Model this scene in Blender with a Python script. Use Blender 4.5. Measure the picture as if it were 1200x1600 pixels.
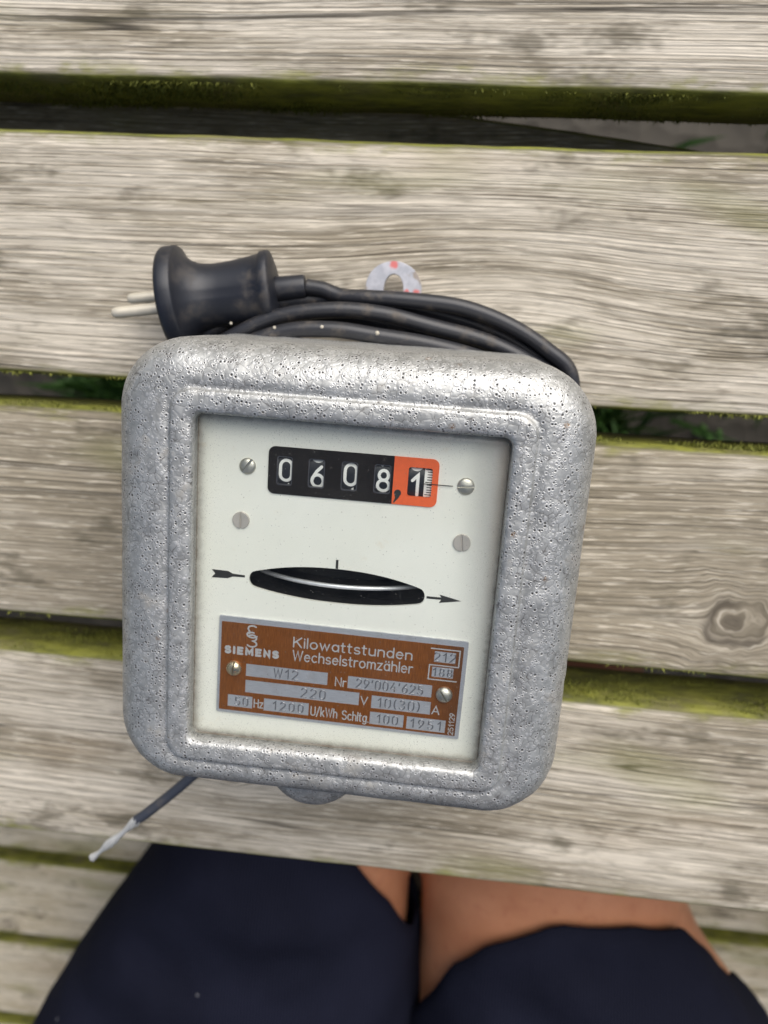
import bpy, bmesh, math, random
from mathutils import Vector, Matrix, Euler, noise
from mathutils.geometry import tessellate_polygon

for o in list(bpy.data.objects):
    bpy.data.objects.remove(o)
scene = bpy.context.scene
COL = scene.collection
rnd = random.Random(7)
PI = math.pi

# ------------------------------------------------------------------ camera
cd = bpy.data.cameras.new('camera')
cam = bpy.data.objects.new('camera', cd)
COL.objects.link(cam)
cam.location = (0, 0, 0.30)
cam.rotation_euler = (-0.22009191, 0.09924138, 0.05167653)
cd.sensor_fit = 'VERTICAL'
cd.sensor_height = 36.0
cd.lens = 27.045
cd.clip_start = 0.01
cd.clip_end = 200
cd.dof.use_dof = True
cd.dof.focus_distance = 0.212
cd.dof.aperture_fstop = 11.5
scene.camera = cam

# ------------------------------------------------------------------ world, sun, exposure
SUN_EL, SUN_AZ = math.radians(43), math.radians(24)      # azimuth measured from +Y towards +X
w = bpy.data.worlds.new('World')
scene.world = w
w.use_nodes = True
nt = w.node_tree
bg = nt.nodes['Background']
sky = nt.nodes.new('ShaderNodeTexSky')
sky.sky_type = 'NISHITA'
sky.sun_disc = False
sky.sun_elevation = SUN_EL
sky.sun_rotation = SUN_AZ
sky.air_density = 1.0
sky.dust_density = 4.0
sky.ozone_density = 0.6
nt.links.new(sky.outputs[0], bg.inputs[0])
bg.inputs[1].default_value = 0.05
sd = bpy.data.lights.new('sun', 'SUN')
sd.energy = 2.0
sd.angle = math.radians(65)
sd.color = (1.0, 0.985, 0.965)
sun = bpy.data.objects.new('sun', sd)
COL.objects.link(sun)
dirv = Vector((math.sin(SUN_AZ) * math.cos(SUN_EL), math.cos(SUN_AZ) * math.cos(SUN_EL), math.sin(SUN_EL)))
sun.location = dirv * 5
sun.rotation_euler = dirv.to_track_quat('Z', 'Y').to_euler()
scene.view_settings.view_transform = 'Standard'
scene.view_settings.look = 'None'
scene.view_settings.exposure = 0.85
scene.view_settings.gamma = 1.0
scene.view_settings.use_curve_mapping = False
scene.cycles.max_bounces = 6
scene.cycles.transparent_max_bounces = 12

# ------------------------------------------------------------------ node helpers
class NB:
    """small node-graph builder"""
    def __init__(s, name):
        s.mat = bpy.data.materials.new(name)
        s.mat.use_nodes = True
        s.nt = s.mat.node_tree
        s.nt.nodes.clear()
        s.out = s.nt.nodes.new('ShaderNodeOutputMaterial')
    def n(s, t, **kw):
        nd = s.nt.nodes.new(t)
        for k, v in kw.items():
            setattr(nd, k, v)
        return nd
    def put(s, sock, v):
        if isinstance(v, bpy.types.NodeSocket):
            s.nt.links.new(v, sock)
        else:
            if hasattr(sock.default_value, '__len__') and len(sock.default_value) == 4 and len(v) == 3:
                v = (*v, 1.0)
            sock.default_value = v
    def m(s, op, a, b=0.0, c=None, clamp=False):
        nd = s.n('ShaderNodeMath', operation=op, use_clamp=clamp)
        s.put(nd.inputs[0], a)
        s.put(nd.inputs[1], b)
        if c is not None:
            s.put(nd.inputs[2], c)
        return nd.outputs[0]
    def add(s, a, b): return s.m('ADD', a, b)
    def sub(s, a, b): return s.m('SUBTRACT', a, b)
    def mul(s, a, b): return s.m('MULTIPLY', a, b)
    def mn(s, a, b): return s.m('MINIMUM', a, b)
    def mx(s, a, b): return s.m('MAXIMUM', a, b)
    def ramp(s, v, lo, hi, tlo=0.0, thi=1.0, smooth=True):
        nd = s.n('ShaderNodeMapRange', interpolation_type='SMOOTHSTEP' if smooth else 'LINEAR', clamp=True)
        s.put(nd.inputs['Value'], v)
        s.put(nd.inputs['From Min'], lo); s.put(nd.inputs['From Max'], hi)
        s.put(nd.inputs['To Min'], tlo); s.put(nd.inputs['To Max'], thi)
        return nd.outputs[0]
    def mix(s, f, a, b, blend='MIX'):
        nd = s.n('ShaderNodeMix', data_type='RGBA', blend_type=blend)
        s.put(nd.inputs[0], f); s.put(nd.inputs[6], a); s.put(nd.inputs[7], b)
        return nd.outputs[2]
    def comb(s, x, y, z=0.0):
        nd = s.n('ShaderNodeCombineXYZ')
        s.put(nd.inputs[0], x); s.put(nd.inputs[1], y); s.put(nd.inputs[2], z)
        return nd.outputs[0]
    def sep(s, v):
        nd = s.n('ShaderNodeSeparateXYZ'); s.put(nd.inputs[0], v)
        return nd.outputs[0], nd.outputs[1], nd.outputs[2]
    def obj(s): return s.n('ShaderNodeTexCoord').outputs['Object']
    def noise(s, vec, scale, detail=3.0, rough=0.55, dist=0.0, color=False):
        nd = s.n('ShaderNodeTexNoise')
        s.put(nd.inputs['Vector'], vec); s.put(nd.inputs['Scale'], scale)
        nd.inputs['Detail'].default_value = detail
        nd.inputs['Roughness'].default_value = rough
        nd.inputs['Distortion'].default_value = dist
        return nd.outputs['Color' if color else 'Fac']
    def voro(s, vec, scale, feature='F1', rand=1.0):
        nd = s.n('ShaderNodeTexVoronoi', feature=feature)
        s.put(nd.inputs['Vector'], vec); nd.inputs['Scale'].default_value = scale
        nd.inputs['Randomness'].default_value = rand
        return nd
    def vadd(s, a, b):
        nd = s.n('ShaderNodeVectorMath', operation='ADD'); s.put(nd.inputs[0], a); s.put(nd.inputs[1], b)
        return nd.outputs[0]
    def vscale(s, a, f):
        nd = s.n('ShaderNodeVectorMath', operation='SCALE'); s.put(nd.inputs[0], a); s.put(nd.inputs['Scale'], f)
        return nd.outputs[0]
    def bump(s, h, strength=0.5, dist=0.001, normal=None):
        nd = s.n('ShaderNodeBump')
        nd.inputs['Strength'].default_value = strength
        nd.inputs['Distance'].default_value = dist
        s.put(nd.inputs['Height'], h)
        if normal is not None:
            s.nt.links.new(normal, nd.inputs['Normal'])
        return nd.outputs[0]
    def pbr(s, color, rough=0.5, metal=0.0, normal=None, spec=None, coat=None, sheen=None, sss=None):
        p = s.n('ShaderNodeBsdfPrincipled')
        s.put(p.inputs['Base Color'], color)
        s.put(p.inputs['Roughness'], rough)
        s.put(p.inputs['Metallic'], metal)
        if normal is not None: s.nt.links.new(normal, p.inputs['Normal'])
        if spec is not None: s.put(p.inputs['Specular IOR Level'], spec)
        if coat is not None: s.put(p.inputs['Coat Weight'], coat)
        if sheen is not None: s.put(p.inputs['Sheen Weight'], sheen)
        if sss is not None:
            p.inputs['Subsurface Weight'].default_value = sss
            p.inputs['Subsurface Radius'].default_value = (0.01, 0.004, 0.002)
            p.inputs['Subsurface Scale'].default_value = 0.5
        return p.outputs[0]
    def done(s, surf):
        s.nt.links.new(surf, s.out.inputs['Surface'])
        return s.mat

M = {}

# ---- hammered grey enamel of the housing
def mat_hammer(name, base=(0.425, 0.430, 0.418)):
    b = NB(name)
    co = b.vscale(b.obj(), 1000.0)                      # millimetres
    warp = b.noise(co, 0.30, 1, 0.5, color=True)
    cw = b.vadd(co, b.vscale(warp, 2.6))
    edge = b.voro(cw, 0.42, 'DISTANCE_TO_EDGE').outputs['Distance']
    seam = b.mul(b.ramp(edge, 0.0, 0.05, 1.0, 0.0), b.ramp(b.noise(co, 0.22, 1), 0.34, 0.58))
    dome = b.ramp(edge, 0.0, 0.30)
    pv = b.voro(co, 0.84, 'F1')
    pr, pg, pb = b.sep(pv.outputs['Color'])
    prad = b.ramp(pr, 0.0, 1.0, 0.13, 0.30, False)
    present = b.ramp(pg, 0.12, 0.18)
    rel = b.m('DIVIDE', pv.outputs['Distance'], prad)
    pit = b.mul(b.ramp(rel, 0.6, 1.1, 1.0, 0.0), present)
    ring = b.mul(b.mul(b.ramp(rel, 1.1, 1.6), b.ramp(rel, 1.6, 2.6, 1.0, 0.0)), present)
    big = b.noise(co, 0.20, 2, 0.5)
    fine = b.noise(co, 3.0, 1)
    col = b.mix(b.ramp(big, 0.30, 0.70), tuple(c * 0.84 for c in base), tuple(c * 1.18 for c in base))
    col = b.mix(b.mul(seam, 0.72), col, (0.09, 0.08, 0.075))
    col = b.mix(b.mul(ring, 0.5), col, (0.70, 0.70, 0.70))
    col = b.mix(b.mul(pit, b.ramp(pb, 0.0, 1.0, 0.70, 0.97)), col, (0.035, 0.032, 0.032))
    grime = b.ramp(b.noise(co, 0.10, 3, 0.65), 0.57, 0.74)
    col = b.mix(b.mul(grime, 0.34), col, (0.17, 0.135, 0.095))
    rv = b.voro(co, 0.10, 'F1')
    rr, rg, rb = b.sep(rv.outputs['Color'])
    rust = b.mul(b.ramp(rv.outputs['Distance'], 0.02, 0.13, 1.0, 0.0), b.ramp(rr, 0.55, 0.60))
    col = b.mix(b.mul(rust, b.ramp(fine, 0.35, 0.6)), col, (0.22, 0.12, 0.045))
    # rubbed bright spots where the paint has chipped on proud places
    chip = b.mul(b.ramp(rg, 0.80, 0.83), b.ramp(b.add(rv.outputs['Distance'], b.mul(fine, 0.10)), 0.07, 0.12, 1.0, 0.0))
    col = b.mix(b.mul(chip, 0.8), col, (0.80, 0.79, 0.77))
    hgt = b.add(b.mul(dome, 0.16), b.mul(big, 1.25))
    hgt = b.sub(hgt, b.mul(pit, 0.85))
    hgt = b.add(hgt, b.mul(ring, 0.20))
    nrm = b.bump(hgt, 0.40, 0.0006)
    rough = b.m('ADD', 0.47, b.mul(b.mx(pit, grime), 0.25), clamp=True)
    return b.done(b.pbr(col, rough, 0.62, nrm, 0.5))
M['hammer'] = mat_hammer('hammered_grey_enamel')

def mat_plain(name, col, rough=0.5, metal=0.0, var=0.12, scale=400.0, bump=0.0, spec=None, dust=None, coat=None):
    b = NB(name)
    co = b.obj()
    f = b.noise(co, scale, 4, 0.6)
    c = b.mix(f, tuple(x * (1 - var) for x in col), tuple(min(1, x * (1 + var)) for x in col))
    r = b.ramp(f, 0.25, 0.75, max(0.02, rough - 0.06), min(1, rough + 0.08))
    if dust:
        d = b.mul(b.ramp(b.noise(co, dust[1], 5, 0.7), dust[2], dust[2] + 0.18), dust[3])
        c = b.mix(d, c, dust[0])
        r = b.mx(r, b.mul(d, 0.8))
    nrm = b.bump(f, bump, 0.0004) if bump else None
    return b.done(b.pbr(c, r, metal, nrm, spec, coat))

def mat_dial():
    b = NB('cream_dial_enamel')
    co = b.vscale(b.obj(), 1000.0)
    x, y, z = b.sep(co)
    big = b.noise(co, 0.03, 3)
    c = b.mix(b.ramp(big, 0.3, 0.7), (0.80, 0.80, 0.735), (0.845, 0.845, 0.79))
    st = b.ramp(b.noise(co, 0.09, 4, 0.6), 0.61, 0.78)
    c = b.mix(b.mul(st, 0.32), c, (0.58, 0.42, 0.22))
    sv = b.voro(co, 0.55, 'F1')
    sr, sg, sb = b.sep(sv.outputs['Color'])
    sp = b.mul(b.ramp(sv.outputs['Distance'], 0.05, 0.12, 1.0, 0.0), b.ramp(sr, 0.80, 0.84))
    c = b.mix(b.mul(sp, 0.65), c, (0.16, 0.12, 0.08))
    return b.done(b.pbr(c, 0.38, 0.0, b.bump(big, 0.1, 0.0003), 0.4))
M['dial'] = mat_dial()

def mat_glass():
    b = NB('window_glass')
    co = b.vscale(b.obj(), 1000.0)
    x, y, z = b.sep(co)
    ex = b.sub(43.9, b.m('ABSOLUTE', x))
    eyt = b.sub(49.4, b.m('ABSOLUTE', y))
    e = b.mn(ex, eyt)
    n1 = b.noise(co, 0.35, 5, 0.7)
    film = b.mul(b.ramp(b.add(e, b.mul(n1, 3.0)), 0.6, 4.2, 1.0, 0.0), 0.40)
    line = b.mul(b.ramp(b.add(e, b.mul(n1, 1.2)), 0.5, 1.35, 1.0, 0.0), 0.85)
    right = b.mul(b.ramp(x, 31.0, 44.0), b.mul(b.ramp(y, -30.0, 40.0), 0.34))
    speck = b.voro(co, 0.9, 'F1')
    r, g, bl = b.sep(speck.outputs['Color'])
    sp = b.mul(b.ramp(speck.outputs['Distance'], 0.06, 0.13, 1.0, 0.0), b.ramp(r, 0.72, 0.76))
    sp2v = b.voro(co, 2.2, 'F1')
    r2, g2, b2 = b.sep(sp2v.outputs['Color'])
    sp2 = b.mul(b.mul(b.ramp(sp2v.outputs['Distance'], 0.10, 0.2, 1.0, 0.0), b.ramp(r2, 0.45, 0.55)), b.ramp(e, 1.0, 12.0, 0.7, 0.06))
    haze = b.mul(b.ramp(b.noise(co, 0.06, 4, 0.65), 0.35, 0.8), 0.014)
    scr = b.noise(b.comb(b.add(b.mul(x, 1.4), b.mul(y, 0.5)), b.mul(y, 0.07), 3.0), 1.6, 2)
    scrm = b.mul(b.ramp(scr, 0.735, 0.76), 0.10)
    dens = b.m('ADD', b.mx(b.mx(film, line), b.mx(right, b.mx(sp2, b.mul(sp, 0.5)))), b.add(haze, scrm), clamp=True)
    brown = b.mix(b.ramp(n1, 0.35, 0.65), (0.24, 0.20, 0.16), (0.42, 0.38, 0.33))
    dcol = b.mix(b.ramp(e, 0.8, 5.0), brown, (0.46, 0.46, 0.44))
    dust = b.n('ShaderNodeBsdfDiffuse'); b.put(dust.inputs[0], dcol)
    tr = b.n('ShaderNodeBsdfTransparent'); b.put(tr.inputs[0], (0.985, 0.995, 0.985))
    gl = b.n('ShaderNodeBsdfGlossy'); gl.inputs['Roughness'].default_value = 0.12
    fr = b.n('ShaderNodeFresnel'); fr.inputs[0].default_value = 1.45
    m1 = b.n('ShaderNodeMixShader')
    b.nt.links.new(b.mul(fr.outputs[0], 0.45), m1.inputs[0]); b.nt.links.new(tr.outputs[0], m1.inputs[1]); b.nt.links.new(gl.outputs[0], m1.inputs[2])
    m2 = b.n('ShaderNodeMixShader')
    b.nt.links.new(dens, m2.inputs[0]); b.nt.links.new(m1.outputs[0], m2.inputs[1]); b.nt.links.new(dust.outputs[0], m2.inputs[2])
    return b.done(m2.outputs[0])
M['glass'] = mat_glass()

M['black'] = mat_plain('black_print', (0.011, 0.009, 0.009), 0.6, 0, 0.3, 900, spec=0.2, dust=((0.24, 0.22, 0.20), 420.0, 0.62, 0.4))
M['ink'] = mat_plain('ink_print', (0.025, 0.025, 0.025), 0.55, 0, 0.3, 900, dust=((0.5, 0.5, 0.45), 900.0, 0.66, 0.4))
M['red'] = mat_plain('orange_red_print', (0.78, 0.125, 0.035), 0.5, 0, 0.12, 900)
M['digitwhite'] = mat_plain('white_digit_enamel', (0.80, 0.80, 0.77), 0.5, 0, 0.05, 600)
M['drum'] = mat_plain('drum_black', (0.018, 0.02, 0.026), 0.33, 0, 0.2, 600, dust=((0.2, 0.2, 0.2), 700.0, 0.62, 0.35))
M['lip'] = mat_plain('window_lip_grey', (0.10, 0.10, 0.115), 0.35, 0.4, 0.2, 600)
M['slot'] = mat_plain('slot_black', (0.008, 0.008, 0.009), 0.55, 0, 0.2, 600)
M['disc'] = mat_plain('polished_disc_rim', (0.93, 0.94, 0.96), 0.38, 0.55, 0.04, 600)
M['screw'] = mat_plain('nickel_screw', (0.60, 0.58, 0.52), 0.42, 0.95, 0.2, 500, dust=((0.22, 0.19, 0.14), 700.0, 0.55, 0.5))
M['screwflat'] = mat_plain('dull_screw', (0.56, 0.52, 0.48), 0.50, 0.5, 0.12, 500)
M['screwgold'] = mat_plain('warm_screw', (0.70, 0.60, 0.42), 0.28, 0.95, 0.15, 500)
M['stamp'] = mat_plain('stamped_metal_groove_shade', (0.21, 0.215, 0.24), 0.38, 0.6, 0.15, 800)  # shade of the stamped grooves put into a darker plate colour
M['letter'] = mat_plain('bare_aluminium_lettering', (0.60, 0.59, 0.59), 0.42, 0.45, 0.12, 900)

def mat_alu():
    b = NB('brushed_aluminium')
    co = b.vscale(b.obj(), 1000.0)
    x, y, z = b.sep(co)
    br = b.noise(b.comb(b.mul(x, 0.35), b.mul(y, 9.0)), 1.0, 3)
    bl = b.noise(co, 0.25, 3)
    c = b.mix(b.ramp(br, 0.3, 0.7), (0.50, 0.51, 0.55), (0.66, 0.67, 0.71))
    c = b.mix(b.mul(b.ramp(bl, 0.5, 0.75), 0.35), c, (0.40, 0.38, 0.38))
    return b.done(b.pbr(c, 0.40, 0.6, b.bump(br, 0.15, 0.0001)))
M['alu'] = mat_alu()

def mat_brown():
    b = NB('brown_nameplate_lacquer')
    co = b.vscale(b.obj(), 1000.0)
    x, y, z = b.sep(co)
    br = b.noise(b.comb(b.mul(x, 5.0), b.mul(y, 0.3)), 1.0, 3)
    c = b.mix(b.ramp(br, 0.25, 0.75), (0.205, 0.062, 0.010), (0.345, 0.112, 0.020))
    wear = b.ramp(b.noise(co, 0.9, 5, 0.75), 0.66, 0.74)
    c = b.mix(b.mul(wear, 0.65), c, (0.50, 0.34, 0.22))
    scr = b.noise(b.comb(b.mul(x, 2.2), b.mul(y, 0.10)), 1.0, 2)
    c = b.mix(b.mul(b.ramp(scr, 0.74, 0.765), 0.5), c, (0.6, 0.42, 0.28))
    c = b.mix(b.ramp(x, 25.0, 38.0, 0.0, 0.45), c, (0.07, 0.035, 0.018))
    return b.done(b.pbr(c, 0.36, 0.45, b.bump(br, 0.15, 0.0001)))
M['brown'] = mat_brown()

def mat_rubber(name, col=(0.020, 0.021, 0.026), rough=0.42, dustamt=0.55, sc=120.0):
    b = NB(name)
    co = b.obj()
    n = b.noise(co, sc, 5, 0.65)
    d = b.ramp(n, 0.50, 0.78)
    g = b.n('ShaderNodeNewGeometry')
    nx, ny, nz = b.sep(g.outputs['Normal'])
    lay = b.mul(d, b.ramp(nz, 0.1, 0.9, 0.35, 1.0))          # settled dust lies on upward faces
    c = b.mix(b.mul(lay, dustamt), col, (0.20, 0.165, 0.125))
    f = b.noise(co, 2500.0, 2)
    return b.done(b.pbr(c, b.m('ADD', rough, b.mul(lay, 0.35), clamp=True), 0, b.bump(f, 0.15, 0.0002), 0.5))
M['rubber'] = mat_rubber('black_cord_rubber', rough=0.38)
M['plug'] = mat_rubber('black_plug_rubber', (0.013, 0.015, 0.022), 0.42, 0.28, 90.0)
M['wire'] = mat_rubber('dark_blue_grey_insulation', (0.045, 0.052, 0.070), 0.5, 0.3)
M['pin'] = mat_plain('dull_pin_metal', (0.66, 0.61, 0.50), 0.45, 0.35, 0.1, 300)
M['conductor'] = mat_plain('tinned_strands', (0.66, 0.66, 0.64), 0.42, 0.5, 0.2, 900, bump=0.3)
M['base'] = mat_plain('base_metal', (0.20, 0.19, 0.17), 0.6, 0.3, 0.25, 150)
M['seal'] = mat_plain('speck_dust', (0.50, 0.46, 0.38), 0.9, 0, 0.1, 500)

def mat_hook():
    b = NB('painted_bracket')
    co = b.vscale(b.obj(), 1000.0)
    n = b.noise(co, 0.22, 4, 0.6)
    c = b.mix(b.ramp(n, 0.35, 0.7), (0.40, 0.41, 0.45), (0.54, 0.54, 0.58))
    x, y, z = b.sep(co)
    r = 0.0
    for sx, sy, sr in ((1.6, 99.2, 2.2), (10.4, 89.6, 1.7), (6.9, 90.0, 1.2)):
        dx, dy = b.sub(x, sx), b.sub(y, sy)
        d = b.m('SQRT', b.add(b.mul(dx, dx), b.mul(dy, dy)))
        d = b.add(d, b.mul(b.sub(b.noise(co, 0.6, 3), 0.5), 2.4))
        r = b.mx(r, b.ramp(d, sr * 0.4, sr, 1.0, 0.0))
    c = b.mix(b.mul(r, 0.8), c, (0.66, 0.10, 0.08))
    w_ = b.ramp(b.noise(b.vadd(co, (31.0, 7.0, 5.0)), 0.18, 4, 0.6), 0.56, 0.64)
    c = b.mix(b.mul(w_, 0.75), c, (0.30, 0.24, 0.18))
    return b.done(b.pbr(c, 0.5, 0.2, b.bump(n, 0.3, 0.0005)))
M['hook'] = mat_hook()

# ---- weathered wood with grain that flows round its knots
def mat_wood(name, knots, light, mid, dark, moss_amt=1.0, halfw=0.046, green=0.0, arch=None):
    b = NB(name)
    co = b.obj()
    gpos = b.n('ShaderNodeNewGeometry').outputs['Position']
    ox, oy, oz = b.sep(co)
    gx, gy, gz = b.sep(gpos)
    rn = b.n('ShaderNodeObjectInfo').outputs['Random']
    off = b.mul(rn, 37.0)
    # stream function around knots
    f = gy
    knotmask = 0.0
    for kx, ky, r in knots:
        dx = b.mul(b.sub(gx, kx), 0.72)
        dy = b.sub(gy, ky)
        wob = b.mul(b.sub(b.noise(gpos, 75.0, 2), 0.5), r * 1.7)
        d = b.add(b.m('SQRT', b.add(b.mul(dx, dx), b.mul(dy, dy))), wob)
        dm = b.mx(d, r)
        k = b.m('DIVIDE', r * r, b.mul(dm, dm))
        f = b.sub(f, b.mul(dy, k))
        inside = b.ramp(d, r * 0.85, r * 1.05, 1.0, 0.0)
        f = b.add(f, b.mul(b.mul(b.sub(r, b.mn(d, r)), 0.28), 1.0))
        ringdark = b.ramp(b.m('ABSOLUTE', b.sub(d, r * 0.92)), 0.0, r * 0.42, 0.75, 0.0)
        ringdark = b.mul(ringdark, b.ramp(b.noise(gpos, 60.0, 2), 0.35, 0.62))
        core = b.ramp(d, r * 0.15, r * 0.6, 0.70, 0.0)
        knotmask = b.mx(knotmask, b.mx(b.mx(ringdark, core), b.mul(inside, 0.18)))
    warp1 = b.sub(b.noise(b.comb(b.add(b.mul(gx, 2.2), off), b.mul(gy, 7.0), off), 1.0, 1), 0.5)
    warp2 = b.sub(b.noise(b.comb(b.add(b.mul(gx, 16.0), off), b.mul(gy, 30.0), off), 1.0, 1), 0.5)
    fy = b.add(f, b.add(b.mul(warp1, 0.026), b.mul(warp2, 0.0016)))
    if arch:
        ax_, ay_, sx_, sy_, am = arch                       # a swell in the grain over a branch under the surface
        ux = b.m('DIVIDE', b.sub(gx, ax_), sx_); uy = b.m('DIVIDE', b.sub(gy, ay_), sy_)
        ga = b.m('EXPONENT', b.mul(b.add(b.mul(ux, ux), b.mul(uy, uy)), -1.0))
        fy = b.sub(fy, b.mul(ga, am))
    xo = b.add(gx, off)
    fine = b.noise(b.comb(b.mul(xo, 4.0), b.mul(fy, 900.0), oz), 1.0, 3, 0.7)
    medium = b.noise(b.comb(b.mul(xo, 1.8), b.mul(fy, 230.0), b.mul(oz, 40.0)), 1.0, 2, 0.6)
    patch = b.noise(b.comb(b.mul(xo, 9.0), b.mul(fy, 55.0), oz), 1.0, 3, 0.62)
    blot = b.noise(b.comb(b.mul(xo, 17.0), b.mul(gy, 42.0), 2.0), 1.0, 4, 0.72)
    fleck = b.noise(b.comb(b.mul(xo, 70.0), b.mul(fy, 1100.0), 1.0), 1.0, 2, 0.6)
    tn = b.n('ShaderNodeAttribute', attribute_type='OBJECT', attribute_name='tone').outputs['Fac']
    c = b.mix(b.ramp(b.add(patch, tn), 0.36, 0.64), mid, light)
    # narrow latewood lines, closer and farther apart as the rings were
    lw = b.ramp(b.m('ABSOLUTE', b.sub(medium, 0.5)), 0.0, 0.050, 1.0, 0.0)
    lw = b.mul(lw, b.ramp(patch, 0.30, 0.62, 0.95, 0.35))
    c = b.mix(b.mul(lw, 0.62), c, dark)
    c = b.mix(b.ramp(medium, 0.56, 0.74, 0.0, 0.50), c, dark)
    c = b.mix(b.ramp(fine, 0.47, 0.64, 0.0, 0.66), c, tuple(x * 0.8 for x in dark))
    c = b.mix(b.ramp(fleck, 0.55, 0.68, 0.0, 0.55), c, tuple(min(1, x * 1.28) for x in light))
    c = b.mix(b.ramp(blot, 0.54, 0.68, 0.0, 0.74), c, (0.115, 0.100, 0.068))
    c = b.mix(b.ramp(fleck, 0.32, 0.46, 0.45, 0.0), c, (0.12, 0.10, 0.07))
    warm = b.noise(b.comb(b.mul(xo, 6.0), b.mul(gy, 22.0), 8.0), 1.0, 2)
    c = b.mix(b.ramp(warm, 0.58, 0.78, 0.0, 0.30), c, (0.32, 0.22, 0.13))
    # long drying cracks
    crack = b.noise(b.comb(b.mul(xo, 1.8), b.mul(fy, 105.0), 17.0), 1.0, 1, 0.4)
    cr = b.ramp(b.m('ABSOLUTE', b.sub(crack, 0.61)), 0.0, 0.013, 1.0, 0.0)
    cr = b.mul(cr, b.ramp(b.noise(b.comb(b.mul(xo, 4.0), b.mul(gy, 25.0), 4.0), 1.0, 1), 0.42, 0.54))
    c = b.mix(b.mul(cr, 0.9), c, (0.04, 0.034, 0.025))
    c = b.mix(knotmask, c, (0.070, 0.056, 0.042))
    # algae film and moss
    alg = b.ramp(b.noise(b.comb(b.mul(xo, 9.0), b.mul(gy, 26.0), 30.0), 1.0, 2, 0.6), 0.56 - green, 0.74 - green)
    c = b.mix(b.mul(alg, 0.42), c, (0.20, 0.20, 0.06))
    n = b.n('ShaderNodeNewGeometry')
    side = b.ramp(b.m('ABSOLUTE', b.sep(b.n('ShaderNodeTexCoord').outputs['Normal'])[1]), 0.30, 0.75)
    rim = b.ramp(b.add(b.m('ABSOLUTE', oy), b.mul(b.sub(b.noise(b.comb(b.mul(xo, 30.0), b.mul(gy, 60.0), 3.0), 1.0, 3, 0.7), 0.5), 0.018)), halfw - 0.007, halfw + 0.001)
    mn_ = b.noise(b.comb(b.mul(xo, 40.0), b.mul(gy, 90.0), b.mul(oz, 90.0)), 1.0, 4, 0.7)
    mcol = b.mix(b.ramp(mn_, 0.3, 0.7), (0.075, 0.080, 0.014), (0.235, 0.240, 0.034))
    mcol = b.mix(b.ramp(b.noise(gpos, 26.0, 3), 0.48, 0.70, 0.0, 0.6), mcol, (0.17, 0.145, 0.085))
    mm = b.m('MULTIPLY', b.mx(b.mul(side, b.ramp(mn_, 0.15, 0.4, 0.65, 0.97)), b.mul(rim, b.ramp(mn_, 0.40, 0.62, 0.0, 0.75))), moss_amt, clamp=True)
    c = b.mix(mm, c, mcol)
    h = b.add(b.sub(b.mul(fine, 0.9), b.mul(lw, 0.35)), b.add(b.mul(medium, 0.8), b.mul(fleck, 0.35)))
    h = b.add(h, b.mul(b.mul(side, mn_), 2.2))
    nrm = b.bump(h, 0.7, 0.0012)
    return b.done(b.pbr(c, 0.78, 0.0, nrm, 0.3))

TBL_KNOTS = [(0.1145, -0.104, 0.0090), (-0.089, -0.190, 0.0045)]
M['wood'] = mat_wood('weathered_table_wood', TBL_KNOTS, (0.655, 0.595, 0.495), (0.365, 0.318, 0.240), (0.155, 0.130, 0.088), arch=(0.012, 0.022, 0.055, 0.030, 0.0085))
M['benchwood'] = mat_wood('weathered_bench_wood', [(-0.395, -0.575, 0.007), (-0.33, -0.60, 0.006)], (0.68, 0.62, 0.50), (0.56, 0.49, 0.36), (0.34, 0.28, 0.17), 1.0, 0.041, 0.06)

def mat_skin():
    b = NB('tanned_skin')
    co = b.obj()
    n = b.noise(co, 14.0, 4)
    f = b.noise(co, 700.0, 3)
    c = b.mix(b.ramp(n, 0.3, 0.7), (0.42, 0.175, 0.088), (0.55, 0.255, 0.140))
    mot = b.noise(co, 120.0, 3, 0.6)
    c = b.mix(b.ramp(mot, 0.5, 0.75, 0.0, 0.35), c, (0.36, 0.12, 0.07))
    return b.done(b.pbr(c, 0.46, 0, b.bump(f, 0.7, 0.0008), 0.4, sss=0.10))
M['skin'] = mat_skin()

def mat_cloth():
    b = NB('navy_ribbed_cloth')
    co = b.obj()
    x, y, z = b.sep(co)
    wv = b.n('ShaderNodeTexWave', wave_type='BANDS', bands_direction='X')
    b.put(wv.inputs['Vector'], co); wv.inputs['Scale'].default_value = 160.0; wv.inputs['Distortion'].default_value = 1.2
    n = b.noise(co, 9.0, 4)
    c = b.mix(b.ramp(n, 0.3, 0.7), (0.0055, 0.0062, 0.0120), (0.0110, 0.0122, 0.0235))
    c = b.mix(b.mul(wv.outputs['Fac'], 0.5), c, (0.020, 0.022, 0.040))
    lv = b.voro(co, 42.0, 'F1')
    lr, lg, lb = b.sep(lv.outputs['Color'])
    lint = b.mul(b.ramp(lv.outputs['Distance'], 0.03, 0.06, 1.0, 0.0), b.ramp(lr, 0.86, 0.88))
    c = b.mix(b.mul(lint, 0.5), c, (0.3, 0.3, 0.32))
    return b.done(b.pbr(c, 0.85, 0, b.bump(wv.outputs['Fac'], 0.3, 0.0006), 0.05))
M['cloth'] = mat_cloth()

def mat_ground():
    b = NB('soil_and_gravel')
    co = b.obj()
    n = b.noise(co, 5.0, 5, 0.6)
    v = b.voro(co, 34.0, 'F1')
    c = b.mix(b.ramp(n, 0.35, 0.65), (0.035, 0.030, 0.024), (0.075, 0.068, 0.056))
    c = b.mix(b.mul(v.outputs['Distance'], 0.5), c, (0.08, 0.07, 0.055))
    return b.done(b.pbr(c, 0.9, 0, b.bump(v.outputs['Distance'], 0.6, 0.01)))
M['ground'] = mat_ground()
M['grass'] = mat_plain('grass_blades', (0.035, 0.095, 0.014), 0.6, 0, 0.45, 8.0)

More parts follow.
